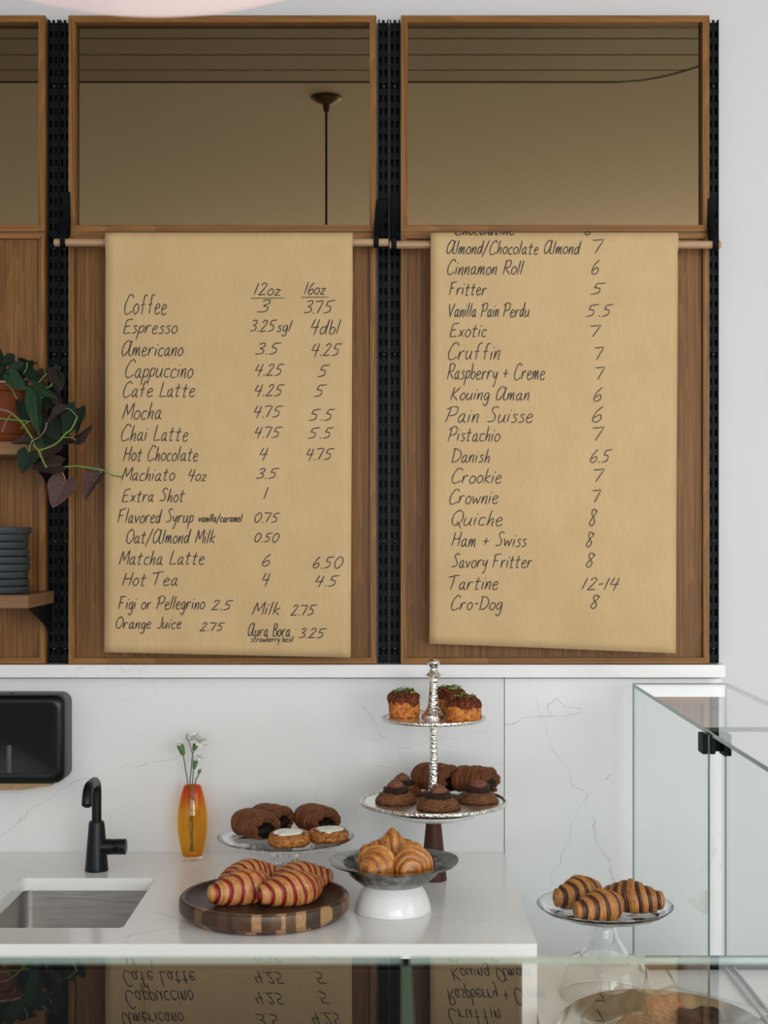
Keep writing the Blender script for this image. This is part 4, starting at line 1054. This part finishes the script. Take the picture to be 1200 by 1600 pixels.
lathe(b, [(0, 0), (.066, 0), (.070, .0015), (.092, .020), (.101, .036), (.106, .0395), (.130, .0425), (.1345, .0445), (.1352, .0462), (.1340, .0472), (.130, .0462), (.108, .0440), (.103, .0425), (.097, .036), (.088, .022), (.066, .005), (0, .004)], 96, wob=pwob)
finish('dish', b, 'pewter', t, 50)
zf = WC.z+.0566+.005
ba = croissant_mesh('butter_dough', .098, .043, .60, 3.6, .07, 5, hz=1.0)
bb = croissant_mesh('butter_dough', .142, .041, .45, 4.0, .10, 11, hz=1.0, flap=.42)
g = 'golden croissants in the pewter dish'
put('croissant', ba, (-.026, 2.990, zf+.010), R_(72), 'golden croissant front left in the pewter dish, end on', 'croissant', g, 1.0)
put('croissant', ba, (.058, 2.986, zf+.010), R_(-108), 'golden croissant front right in the pewter dish, end on', 'croissant', g, 1.02)
put('croissant', bb, (.008, 3.062, zf+.020), R_(12), 'golden croissant with a raised tip at the back of the pewter dish', 'croissant', g, 1.0)

# ------------------------------------------------------------------ glass pedestal plate
GC_ = Vector((XW(446.5, 3.25), 3.25, CT+.0004))
t = thing('glass_cake_stand', 'low pressed glass cake stand behind the wooden board', 'cake stand', GC_)
b = B(); lathe(b, [(0, .093), (.060, .093), (.100, .0945), (.138, .0985), (.1525, .1035), (.1535, .1045), (.1525, .1055), (.136, .1020), (.118, .0985), (.116, .0975), (0, .0972)], 120,
               wob=lambda a, r, z: (0, -.0009*max(0, math.sin(60*a)) if (z < .0955 and r > .09) else 0)); finish('plate', b, 'solid_glass', t, 50)
b = B(); n_ = 96
for k in range(n_):                                # beaded underside
    a = 2*PI*k/n_; bmesh.ops.create_icosphere(b, subdivisions=1, radius=.0034, matrix=Matrix.Translation((.130*math.cos(a), .130*math.sin(a), .0955)))
finish('bead_edge', b, 'solid_glass', t, 180)
b = B(); prof = smooth_prof([(.062, .0005), (.060, .004), (.040, .018), (.030, .040), (.0285, .060), (.032, .082), (.036, .0925)], 5)
def facet(a, r, z): return (.0022*math.sin(9*a+z*160)*(1 if .01 < z < .09 else .2), 0)
lathe(b, [(0, .0005)]+prof+[(0, .0925)], 72, wob=facet); finish('pedestal', b, 'solid_glass', t, 50)
zp = GC_.z+.0978
def cocoa_roll():
    """rolled chocolate pastry: arched loaf whose near end shows layers and a hollow"""
    b = B(); NS, NP = 48, 40; L = .088; rows = []
    def sect(x, k, dz=0):
        r = []
        for j in range(NP):
            f = 2*PI*j/NP; y = .0385*math.cos(f); z = .0300+.0300*math.sin(f)
            z = max(z, .0035*(1+math.cos(f*3)*.2)); q_ = 1+.03*math.sin(4*f+x*60)+.018*math.sin(x*520)
            r.append((x, y*k*q_, .029+(z-.029)*k*q_+dz))
        return r
    for i in range(NS+1):
        u = i/NS; x = -L/2+L*u; k = (1-(1-min(1, u/.28))**2.2)**.5 if u < .28 else 1-.05*max(0, (u-.75)/.25)**2
        k = max(k, .12)*(1+.035*math.sin(u*13)); rows.append([b.verts.new(p) for p in sect(x-.012*(1-k), k)])
    def ring(x, k, cz):
        return [b.verts.new((x+.004*math.sin(j), .0385*math.cos(2*PI*j/NP)*k, cz+(.028*math.sin(2*PI*j/NP))*k)) for j in range(NP)]
    mi = [0]*NS
    rows.append(ring(L/2+.004, .86, .029)); mi.append(1)
    rows.append(ring(L/2+.006, .70, .0265)); mi.append(1)
    rows.append(ring(L/2-.002, .56, .0220)); mi.append(1)
    rows.append(ring(L/2-.022, .42, .0205)); mi.append(2)
    for A_, B_, m_ in zip(rows, rows[1:], mi):
        for j in range(NP): b.faces.new((A_[j], A_[(j+1) % NP], B_[(j+1) % NP], B_[j])).material_index = m_
    b.faces.new(rows[0][::-1]); f = b.faces.new(rows[-1]); f.material_index = 2
    for v in b.verts:
        if v.co.z < .001: v.co.z = 0
    o = finish('chocolate_croissant', b, ['cocoa_crust', 'cocoa_layers', 'hollow_dark'], None, 180)
    mn = min(v.co.z for v in o.data.vertices)
    for v in o.data.vertices: v.co.z -= mn
    me = o.data; bpy.data.objects.remove(o); return me
cr = cocoa_roll(); g = 'chocolate croissants on the glass stand'
put('chocolate_croissant', cr, (-.302, 3.268, zp), R_(-48), 'dark chocolate croissant at the left of the low glass stand', 'croissant', g, 1.08)
put('chocolate_croissant', cr, (-.272, 3.356, zp), R_(-40), 'dark chocolate croissant at the back of the low glass stand', 'croissant', g, 1.0)
put('chocolate_croissant', cr, (-.166, 3.335, zp), R_(-52), 'dark chocolate croissant at the right of the low glass stand', 'croissant', g, 1.05)
def bun(label, loc, rz, s):
    t = thing('cream_bun', label, 'pastry', loc, rz, 'iced buns on the glass stand'); t.scale = (s, s, s)
    b = B(); NA, turns = 150, 2.3; rows = []
    # rolled strip wound into a spiral
    prof_n = 9
    for i in range(NA+1):
        u = i/NA; a = u*turns*2*PI; r = .010+.0335*u**.9
        row = []
        for j in range(prof_n):
            f = 2*PI*j/prof_n
            rr = .0082*math.cos(f); zz = .0135+.0135*math.sin(f)*(1-.10*(1-u)) + .0015*math.sin(a*3)
            k = 1 if 0.03 < u < .985 else .5
            row.append(b.verts.new(((r+rr*k)*math.cos(a), (r+rr*k)*math.sin(a), max(0, .0135+(zz-.0135)*k))))
        rows.append(row)
    for A_, B_ in zip(rows, rows[1:]):
        for j in range(prof_n): b.faces.new((A_[j], A_[(j+1) % prof_n], B_[(j+1) % prof_n], B_[j]))
    b.faces.new(rows[0]); b.faces.new(rows[-1][::-1])
    lathe(b, [(0, .004), (.040, .004), (.041, .012), (.034, .022), (0, .023)], 40)
    finish('bun', b, 'bun_crust', t, 180)
    b = B(); lathe(b, [(0, .0325)]+smooth_prof([(.010, .0330), (.021, .0310), (.0285, .0280), (.0300, .0245)], 4)+[(0, .0225)], 48,
                   wob=lambda a, r, z: (r*.12*math.sin(3*a+1)+r*.05*math.sin(7*a), .0006*math.sin(5*a))); finish('icing', b, 'icing', t, 180)
bun('caramelised rolled bun with white icing, front of the low glass stand', (-.219, 3.185, zp), R_(20), 1.07)
bun('caramelised rolled bun with white icing, right edge of the low glass stand', (-.127, 3.228, zp), R_(150), 1.0)

# ------------------------------------------------------------------ white plate stand carrying the two-tier silver stand
SCX = Vector((XW(677.5, 3.28), 3.28, CT+.0004))
zl = .611+SCX.z-EYE
t = thing('pedestal_plate', 'white plate on a dark brown wooden cone foot under the silver tiers', 'cake stand', SCX)
zlow = (EYE-.611)-SCX.z                              # rim of the lower tier above the counter
b = B(); lathe(b, [(0, 0), (.030, 0), (.0300, .002), (.0165, zlow-.042), (0, zlow-.042)], 48); finish('wooden_foot', b, 'brown_leg_wood', t, 40)
b = B(); lathe(b, [(0, zlow-.0418), (.030, zlow-.0418), (.070, zlow-.0395), (.100, zlow-.030), (.1085, zlow-.0235), (.1085, zlow-.0215), (.098, zlow-.026), (.066, zlow-.0345), (0, zlow-.036)], 80); finish('plate', b, 'white_ceramic', t, 40)
SB = SCX+Vector((0, 0, zlow-.0358))
t = thing('two_tier_stand', 'hammered silver two-tier pastry stand with a knob finial', 'tiered stand', SB)
o_ = .0358                                          # local height of the lower rim
def tier(R, z): return [(0, z-.0045), (R-.006, z-.0045), (R-.001, z-.006), (R+.0015, z-.003), (R+.001, z+.0015), (R-.003, z+.0030), (R-.007, z+.0012), (R-.0085, z-.0012), (0, z-.0012)]
b = B(); lathe(b, [(0, 0), (.060, 0), (.064, .002), (.060, .006), (.085, .014), (.125, .022), (.130, .0300), (0, .0305)], 72); finish('under_ring', b, 'polished_silver', t, 40)
b = B(); lathe(b, tier(.1665, o_), 110); finish('lower_tier', b, 'hammered_silver', t, 40)
b = B(); lathe(b, [(0, o_-.0010), (.1565, o_-.0010), (.1565, o_-.0004), (0, o_-.0004)], 80); finish('lower_plate_face', b, 'satin_silver', t, 40)
zu = (EYE-.422)-SB.z
b = B(); lathe(b, tier(.1170, zu), 110); finish('upper_tier', b, 'hammered_silver', t, 40)
b = B(); lathe(b, [(0, zu-.0010), (.1070, zu-.0010), (.1070, zu-.0004), (0, zu-.0004)], 80); finish('upper_plate_face', b, 'satin_silver', t, 40)
ks = 3.28/F
b = B(); lathe(b, [(0, o_-.0003)]+smooth_prof([(.0265, o_), (.0255, o_+.004), (.0165, o_+.014), (.0115, o_+.030), (.0095, o_+.060), (.0088, zu-.02), (.0085, zu-.006)], 5)+[(0, zu-.006)], 40); finish('lower_column', b, 'hammered_silver', t, 50)
zk = ZW(1055, 3.28)-SB.z
b = B(); lathe(b, [(0, zu-.0003), (.0275, zu), (.0275, zu+.004)]+smooth_prof([(.0270, zu+.006), (.0200, zu+.014), (.0135, zu+.028), (.0108, zu+.050), (.0095, zu+.075), (.0092, zk-.004)], 5)+[(0, zk-.003)], 40); finish('upper_column', b, 'hammered_silver', t, 50)
zt_ = ZW(1030, 3.28)-SB.z
b = B(); lathe(b, [(0, zk-.003)]+smooth_prof([(.0125, zk-.003), (.0170, zk), (.0130, zk+.004), (.0090, zk+.010), (.0075, zk+.0150), (.0085, zk+.0175), (.0125, zk+.0225), (.0145, zk+.0290), (.0120, zt_-.003), (.006, zt_-.0004), (.0005, zt_)], 5), 40); finish('finial', b, 'polished_silver', t, 180)
zlt = SB.z+o_+.0000; zut = SB.z+zu+.0000
# pastries on the lower tier
g = 'chocolate puff pastries on the lower silver tier'
cp0 = None
for loc, lab, rz, s in (((.019, 3.262, zlt), 'chocolate puff with brownie and cream, front left of the lower tier', 0, 1.0), ((.035, 3.362, zlt), 'chocolate puff with brownie and ragged cream, behind the front left one', 2, .96),
                        ((.112, 3.190, zlt), 'chocolate puff with brownie and cream, front middle of the lower tier', 4, 1.04), ((.206, 3.270, zlt), 'chocolate puff with brownie and smooth cream, right of the lower tier', 1, .99)):
    if cp0 is None:
        cp0 = thing('chocolate_puff', lab, 'pastry', loc, rz, g)
        b = B(); prof = []
        for k in range(13):
            u = k/12; z = .0225*u; r = .0455*(1-.42*max(0, u-.25)**1.3) * (1 if k else .96); prof.append((r+(.0013 if k % 2 else -.0004), z))
        lathe(b, [(0, 0)]+prof+[(0, .022)], 64, wob=lambda a, r, z: (r*.028*math.sin(3*a+z*120)+.0006*math.sin(17*a+z*900), .0009*math.sin(2*a+1)*min(1, z/.01))); finish('puff_base', b, 'cocoa_puff', cp0, 60)
        b = B(); lathe(b, [(0, .0205), (.0265, .0205), (.0280, .0230), (.0275, .0315), (.0255, .0335), (0, .0340)], 48, wob=lambda a, r, z: (.0007*math.sin(7*a)+.0005*math.sin(13*a+2), .0005*math.sin(5*a))); finish('brownie', b, 'brownie', cp0, 60)
        b = B(); NA = 120; rows = []
        for i in range(NA+1):                      # piped cream: a rising spiral
            u = i/NA; a = u*2.6*2*PI; r = .0150*(1-u**1.6); z = .0365+.0130*u; rr = .0058*(1-.25*u)
            rows.append([b.verts.new(((r+rr*math.cos(f))*math.cos(a), (r+rr*math.cos(f))*math.sin(a), z+rr*.72*math.sin(f))) for f in [2*PI*j/10 for j in range(10)]])
        for A_, B_ in zip(rows, rows[1:]):
            for j in range(10): b.faces.new((A_[j], A_[(j+1) % 10], B_[(j+1) % 10], B_[j]))
        b.faces.new(rows[0]); b.faces.new(rows[-1][::-1]); lathe(b, [(0, .0335), (.0180, .0338), (.0170, .041), (.0120, .046), (0, .0485)], 32)
        finish('cream_swirl', b, 'chocolate_cream', cp0, 180); cp0.scale = (s, s, s)
    else: dup(cp0, loc, rz, lab, None, s)
put('chocolate_croissant', cr, (.110, 3.402, zlt), R_(-38), 'chocolate croissant behind the column of the silver stand', 'croissant', 'chocolate croissants on the lower silver tier', 1.12)
put('chocolate_croissant', cr, (.199, 3.376, zlt), R_(-30), 'chocolate croissant at the right back of the lower silver tier', 'croissant', 'chocolate croissants on the lower silver tier', 1.08)
# savoury bakes on the upper tier
def bake(lab, loc, rz, R, Hh, seed, lumpy):
    t = thing('savoury_muffin', lab, 'muffin', loc, rz, 'savoury muffins on the upper silver tier'); rn = random.Random(seed)
    b = B(); lathe(b, [(0, 0), (R*.93, 0), (R*.98, .004), (R*1.0, Hh*.30), (R*1.0, Hh*.62), (R*.90, Hh*.70), (0, Hh*.72)], 56, wob=lambda a, r, z: (r*.035*math.sin(3*a+seed)+.0008*math.sin(11*a+z*300), 0)); finish('crust', b, 'quiche_crust', t, 60)
    b = B()
    lathe(b, [(R*.97, Hh*.50), (R*1.03, Hh*.66), (R*1.0, Hh*.82), (R*.80, Hh*.93), (0, Hh*.94), (0, Hh*.5)], 56, wob=lambda a, r, z: (r*.05*math.sin(5*a+seed+z*90)+.0012*math.sin(13*a), .0030*math.sin(4*a+seed)+.0016*math.sin(9*a+r*200)))
    for k in range(lumpy):
        a = rn.uniform(0, 2*PI); r = R*.85*math.sqrt(rn.random()); s_ = rn.uniform(.004, .0085)
        m_ = Matrix.Translation((r*math.cos(a), r*math.sin(a), Hh*.93+rn.uniform(-.003, .004))) @ Matrix.Rotation(rn.uniform(0, 3), 4, Vector((rn.random(), rn.random(), 1))) @ Matrix.Diagonal((s_*1.4, s_, s_*.8, 1))
        bmesh.ops.create_icosphere(b, subdivisions=2, radius=1, matrix=m_)
    finish('topping', b, 'quiche_top', t, 180)
    b = B()
    for k in range(32):
        a = rn.uniform(0, 2*PI); r = R*.62*math.sqrt(rn.random()); p = Vector((r*math.cos(a), r*math.sin(a), Hh*.95)); dr = Vector((rn.uniform(-1, 1), rn.uniform(-1, 1), rn.uniform(.25, 1.0))).normalized()
        Ls = rn.uniform(.006, .013); tube(b, [p, p+dr*Ls*.6, p+dr*Ls+Vector((0, 0, -.001))], .0005, 4)
        e = p+dr*Ls; sd = dr.cross(Vector((0, 0, 1))).normalized()
        for sg in (-1, 1):
            lobe = sd*sg*.0058+dr*.001
            v = [b.verts.new(e+lobe*u+Vector((0, 0, .0008*math.sin(u*3)))+dr.cross(sd)*wv) for u, wv in ((0, 0), (.5, .0028), (1, .0018), (1.05, -.0012), (.5, -.0026))]; b.faces.new(v)
    finish('microgreens', b, 'microgreen', t, 60)
bake('savoury muffin with microgreens at the left of the upper silver tier', (.038, 3.292, zut), 0, .0350, .056, 2, 26)
bake('squat savoury muffin at the front right of the upper silver tier', (.170, 3.236, zut), 1, .0395, .050, 5, 30)
bake('tall savoury muffin with microgreens tucked behind the upper column', (.145, 3.326, zut), 2, .0360, .060, 9, 26)

# ------------------------------------------------------------------ glass display case in the corner
ZG = 1.335                                           # height of the glass tops
d0, d1 = 3.476, 2.690
XG = (988-CX)/F*d0; XR = .817
def pane(name, parent, poly, axis, a, b_, em='pane_edge'):
    b = B(); prism(b, poly, axis, a, b_, 0, 0, 1)
    if axis == 'z':                                   # a lying pane reflects at its polished upper face
        for f in b.faces:
            if f.material_index == 0 and f.calc_center_median().z < (a+b_)/2: f.material_index = 2
        return finish(name, b, ['pane_top', em, 'pane_under'], parent, 0)
    return finish(name, b, ['pane_glass', 'pane_edge'], parent, 0)
t = thing('glass_display_case', 'clear glass pastry case at the right against the back wall', 'display case', (XG, d0, 0))
g_th = .008
def loc_poly(p): return [(x-XG, y-d0) for x, y in p]
pane('top_pane', t, loc_poly([(XG, d1+.001), (XR, d1+.001), (XR, d0), (XG, d0)]), 'z', ZG-g_th, ZG)
pane('top_pane', t, loc_poly([(XG, 1.262), (XR, 1.262), (XR, d1-.001), (XG, d1-.001)]), 'z', ZG-g_th, ZG)
ZD = EYE-.929
pane('end_pane', t, [(0, .665), (0, ZG-g_th-.0006), (1.30-d0, ZG-g_th-.0006), (1.30-d0, ZD+.0006), (3.105-d0, ZD+.0006), (3.105-d0, .665)], 'x', XR-XG-.0065, XR-XG-.0015)
pane('end_pane', t, [(0, .665), (0, ZG-g_th-.0006), (2.66-d0, ZG-g_th-.0006), (2.66-d0, ZD+.0006), (3.105-d0, ZD+.0006), (3.105-d0, .665)], 'x', .0005, .0045)
cb = B(); c0 = 2.664-d0
zc1 = ZG-g_th-.0008; zc0 = zc1-.036
bx(cb, -.0095, .0003, c0-.008, c0+.034, zc0, zc1, .001); bx(cb, .0047, .0140, c0-.008, c0+.034, zc0, zc1, .001)
bx(cb, .0140, .030, c0+.020, c0+.034, zc0+.001, zc1); bx(cb, .030, .0365, c0-.008, c0+.034, zc0-.004, zc1, .001); bx(cb, .0385, .0440, c0-.006, c0+.030, zc0-.004, zc1, .001)
bx(cb, .0365, .0385, c0, c0+.028, zc0, zc1)
finish('clamp', cb, 'steel_black', t, 0)
# white deck the stand and tray stand on
XDK = XR+.003
t = thing('display_counter', 'low white counter inside the glass case beside the marble waterfall end', 'counter', (0, 0, 0))
b = B(); bx(b, CXR+.002, XDK, 1.30, 3.098, ZD-.03, ZD); bx(b, CXR+.002, CXR+.03, 1.34, 3.06, 0, ZD-.03); bx(b, XDK-.03, XDK, 1.34, 3.06, 0, ZD-.03); bx(b, CXR+.03, XDK-.03, 3.02, 3.05, 0, ZD-.03)
bx(b, CXR+.002, XDK, 3.0985, D-.001, .60, .64)
finish('worktop', b, 'white_laminate', t, 0)
xr_ = (1126-CX)/F*3.09
b = B(); bx(b, .552, XDK, 3.062, 3.098, ZD+.0003, ZD+.020); finish('rear_rail', b, 'rail_black', t, 0)
b = B(); bx(b, xr_, xr_+.022, 1.5, 3.061, ZD+.0003, ZD+.0035); bx(b, xr_, xr_+.004, 1.5, 3.061, ZD+.0035, ZD+.010); bx(b, xr_+.018, xr_+.022, 1.5, 3.061, ZD+.0035, ZD+.010); finish('side_channel', b, 'aluminium', t, 0)

# upturned glass bowl and the tall glass stand on it
KC = Vector((XW(945, 2.9), 2.9, ZD+.0004))
t = thing('upturned_glass_bowl', 'clear glass bowl turned upside down beneath the tall glass cake stand', 'bowl', KC)
b = B(); prof = smooth_prof([(.0905, .0010), (.0898, .010), (.0870, .030), (.0815, .052), (.0740, .067), (.060, .0755), (.045, .0775)], 5)
inn = [(max(0, r-.0028), z-.0022*(i/len(prof))) for i, (r, z) in enumerate(prof)]
def ribs(a, r, z): return (.0007*math.sin(44*a) if z < .016 else 0, 0)
lathe(b, [(0, .0775)]+prof[::-1]+[(.0895, 0), (.0882, .0008)]+inn[1:]+[(0, .0750)], 132, wob=ribs); finish('bowl', b, 'solid_glass', t, 50)
KB = KC+Vector((0, 0, .0779))
t = thing('tall_glass_cake_stand', 'clear glass cake stand with trumpet foot holding three striped croissants', 'cake stand', KB)
zfl = (EYE-.7625)-KB.z; zrm = (EYE-.748)-KB.z
b = B(); prof = smooth_prof([(.0505, .0008), (.0500, .004), (.0420, .014), (.0310, .032), (.0250, .050), (.0230, .066), (.0250, zfl-.012)], 5)
inn = [(max(.002, r-.004), z-.001) for r, z in prof[1:]]
lathe(b, [(.0470, .0008), (.0490, 0)]+prof+inn[::-1]+[(.0470, .0008)], 64, wob=lambda a, r, z: (.0008*math.sin(8*a)*max(0, 1-abs(z-.02)/.03), 0)); finish('trumpet_foot', b, 'solid_glass', t, 50)
b = B(); lathe(b, [(0, zfl-.012), (.040, zfl-.012), (.090, zfl-.008), (.1230, zfl+.004), (.1352, zrm-.001), (.1362, zrm+.0005), (.1350, zrm+.0018), (.1220, zfl+.0085), (.110, zfl+.0015), (.106, zfl), (0, zfl)], 96,
               wob=lambda a, r, z: (0, .0006*math.sin(11*a+r*120) if (z < zfl-.004 and r > .05) else 0)); finish('plate', b, 'solid_glass', t, 50)
zq = KB.z+zfl+.0004
ca = croissant_mesh('chocolate_striped_dough', .150, .041, .50, 3.5, .08, 21, hz=1.08, step=.8)
cb_ = croissant_mesh('chocolate_striped_dough', .150, .040, .55, 3.6, .16, 27, hz=1.10, step=.8)
g = 'brown striped croissants on the tall glass stand'
put('croissant', ca, (.388, 2.948, zq), R_(40), 'brown striped croissant at the back left of the tall glass stand', 'croissant', g, .86)
put('croissant', ca, (.416, 2.845, zq), R_(37), 'brown striped croissant at the front of the tall glass stand', 'croissant', g, .84)
put('croissant', cb_, (.497, 2.917, zq), R_(-28), 'brown striped croissant at the right of the tall glass stand', 'croissant', g, .86)

# tray with dark pastries on parchment
TCx, TCy = .497, 2.600
b = B(); pts = [(.345, 2.712), (.512, 2.545), (.744, 2.781), (.580, 2.946)]
NG = 14; gr = []
for i in range(NG+1):
    row = []
    for j in range(NG+1):
        u, v = i/NG, j/NG; p = Vector(pts[0]).lerp(Vector(pts[1]), u).lerp(Vector(pts[3]).lerp(Vector(pts[2]), u), v); row.append(b.verts.new((p.x, p.y, ZD+.0045+.0012*math.sin(u*6)*math.sin(v*5))))
    gr.append(row)
for i in range(NG):
    for j in range(NG): b.faces.new((gr[i][j], gr[i+1][j], gr[i+1][j+1], gr[i][j+1]))
for v in b.verts: v.co -= Vector((TCx, TCy, ZD))
o = finish('parchment_sheet', b, 'parchment', None, 180, loc=(TCx, TCy, ZD)); sm = o.modifiers.new('thickness', 'SOLIDIFY'); sm.thickness = .0005
tag(o, 'white parchment sheet lying under the oval silver tray', 'parchment')
TZ = ZD+.0072
t = thing('oval_tray', 'oval silver tray of brown pastries seen through the front glass', 'tray', (TCx, TCy, TZ))
b = B(); loops = []
def oval(rx, ry, z): return [(rx*math.cos(2*PI*k/88), ry*math.sin(2*PI*k/88), z+.001*math.sin(2*PI*k/22)) for k in range(88)]
for rx, ry, z in ((.110, .135, .0), (.125, .150, .001), (.158, .190, .0165), (.186, .219, .0255), (.190, .223, .0275), (.188, .221, .0290), (.160, .192, .0200), (.150, .182, .0165), (.124, .150, .0045), (.110, .135, .0035)): loops.append(oval(rx, ry, z))
loft(b, loops); finish('tray', b, 'old_silver_tray', t, 50)
def lump(lab, loc, mat, R, Hh, seed, cup=False):
    rn = random.Random(seed); b = B()
    pr = [(0, 0), (R*.80, 0), (R*.92, Hh*.15), (R, Hh*.55), (R*.97, Hh*.80), (R*.80, Hh*.95), (R*.4, Hh), (0, Hh*.98)] if not cup else [(0, 0), (R*.86, 0), (R*.95, Hh*.3), (R, Hh*.85), (R*.96, Hh*.98), (R*.85, Hh), (R*.5, Hh*.95), (0, Hh*.95)]
    lathe(b, pr, 48, wob=lambda a, r, z: (r*(.06*math.sin(3*a+seed)+.04*math.sin(5*a+z*60)), .10*Hh*math.sin(2*a+seed)*(z/Hh)**2+.03*Hh*math.sin(7*a+r*150)*(z/Hh)))
    tag(finish('baked_pastry', b, mat, None, 180, loc=loc), lab, 'pastry', 'brown pastries on the oval tray')
tz = TZ+.0047
lump('caramel coloured lumpy pastry at the back of the oval tray', (.512, 2.690, tz), 'caramel_crust', .037, .050, 1)
lump('cocoa brown pastry at the front middle of the oval tray', (.452, 2.590, tz), 'cocoa_puff', .046, .040, 4)
lump('very dark round pastry at the right of the oval tray', (.564, 2.625, tz), 'dark_crust', .040, .044, 7, True)

# ------------------------------------------------------------------ nearer glass case: two glass tops with a joint
ZN = 1.334; dn = 1.244
t = thing('front_glass_case', 'front pastry case with polished glass tops in the foreground', 'display case', (0, 0, 0))
xj = .0125
pane('top_pane', t, [(-1.05, .45), (xj, .45), (xj, dn), (-1.05, dn)], 'z', ZN-.006, ZN, 'pane_edge_light')
pane('top_pane', t, [(xj+.007, .45), (1.05, .45), (1.05, dn), (xj+.007, dn)], 'z', ZN-.006, ZN, 'pane_edge_light')
pane('divider_pane', t, [(.46, .96), (dn-.004, .96), (dn-.004, ZN-.0066), (.46, ZN-.0066)], 'x', xj-.0005, xj+.0075)
pane('front_pane', t, [(-1.05, .96), (1.05, .96), (1.05, ZN-.0066), (-1.05, ZN-.0066)], 'y', .447, .455)
b = B(); bx(b, -1.05, 1.05, .45, dn-.02, .10, .955, .002); bx(b, -1.0, 1.0, .50, dn-.06, 0, .10); finish('base_cabinet', b, 'cabinet_black', t, 0)

# ------------------------------------------------------------------ pendant lamp
LD = 1.355; LX = XW(200, LD); LZ = ZW(27, LD)
t = thing('pendant_lamp', 'large pinkish white glass pendant lamp hanging above the foreground', 'lamp', (LX, LD, H-.0005))
a2, c2 = .32, .16                                    # flattened globe; its lowest outline just enters the frame
m_ = (CY-27)/F; zb_ = EYE+m_*LD+math.sqrt(c2*c2+a2*a2*m_*m_)-c2-(H-.0005)
b = B()
prof = []
for k in range(33):
    f = -PI/2+PI*k/32; prof.append((a2*math.cos(f) if 0 < k < 32 else 0, zb_+c2+c2*math.sin(f)))
lathe(b, prof, 72); finish('glass_shade', b, 'pink_opal_glass', t, 180)
b = B(); lathe(b, [(0, zb_+2*c2-.004), (.035, zb_+2*c2-.003), (.035, zb_+2*c2+.02), (.012, zb_+2*c2+.05), (0, zb_+2*c2+.05)], 32); finish('cap', b, 'brass_aged', t, 40)
b = B(); tube(b, [(0, 0, zb_+2*c2+.049), (0, 0, -.06)], .0045, 10); finish('cord', b, 'strap_black', t)
b = B(); lathe(b, [(0, 0), (.062, 0), (.061, -.006), (.040, -.022), (.014, -.032), (.010, -.060), (0, -.062)], 40); finish('canopy', b, 'brass_aged', t, 40)
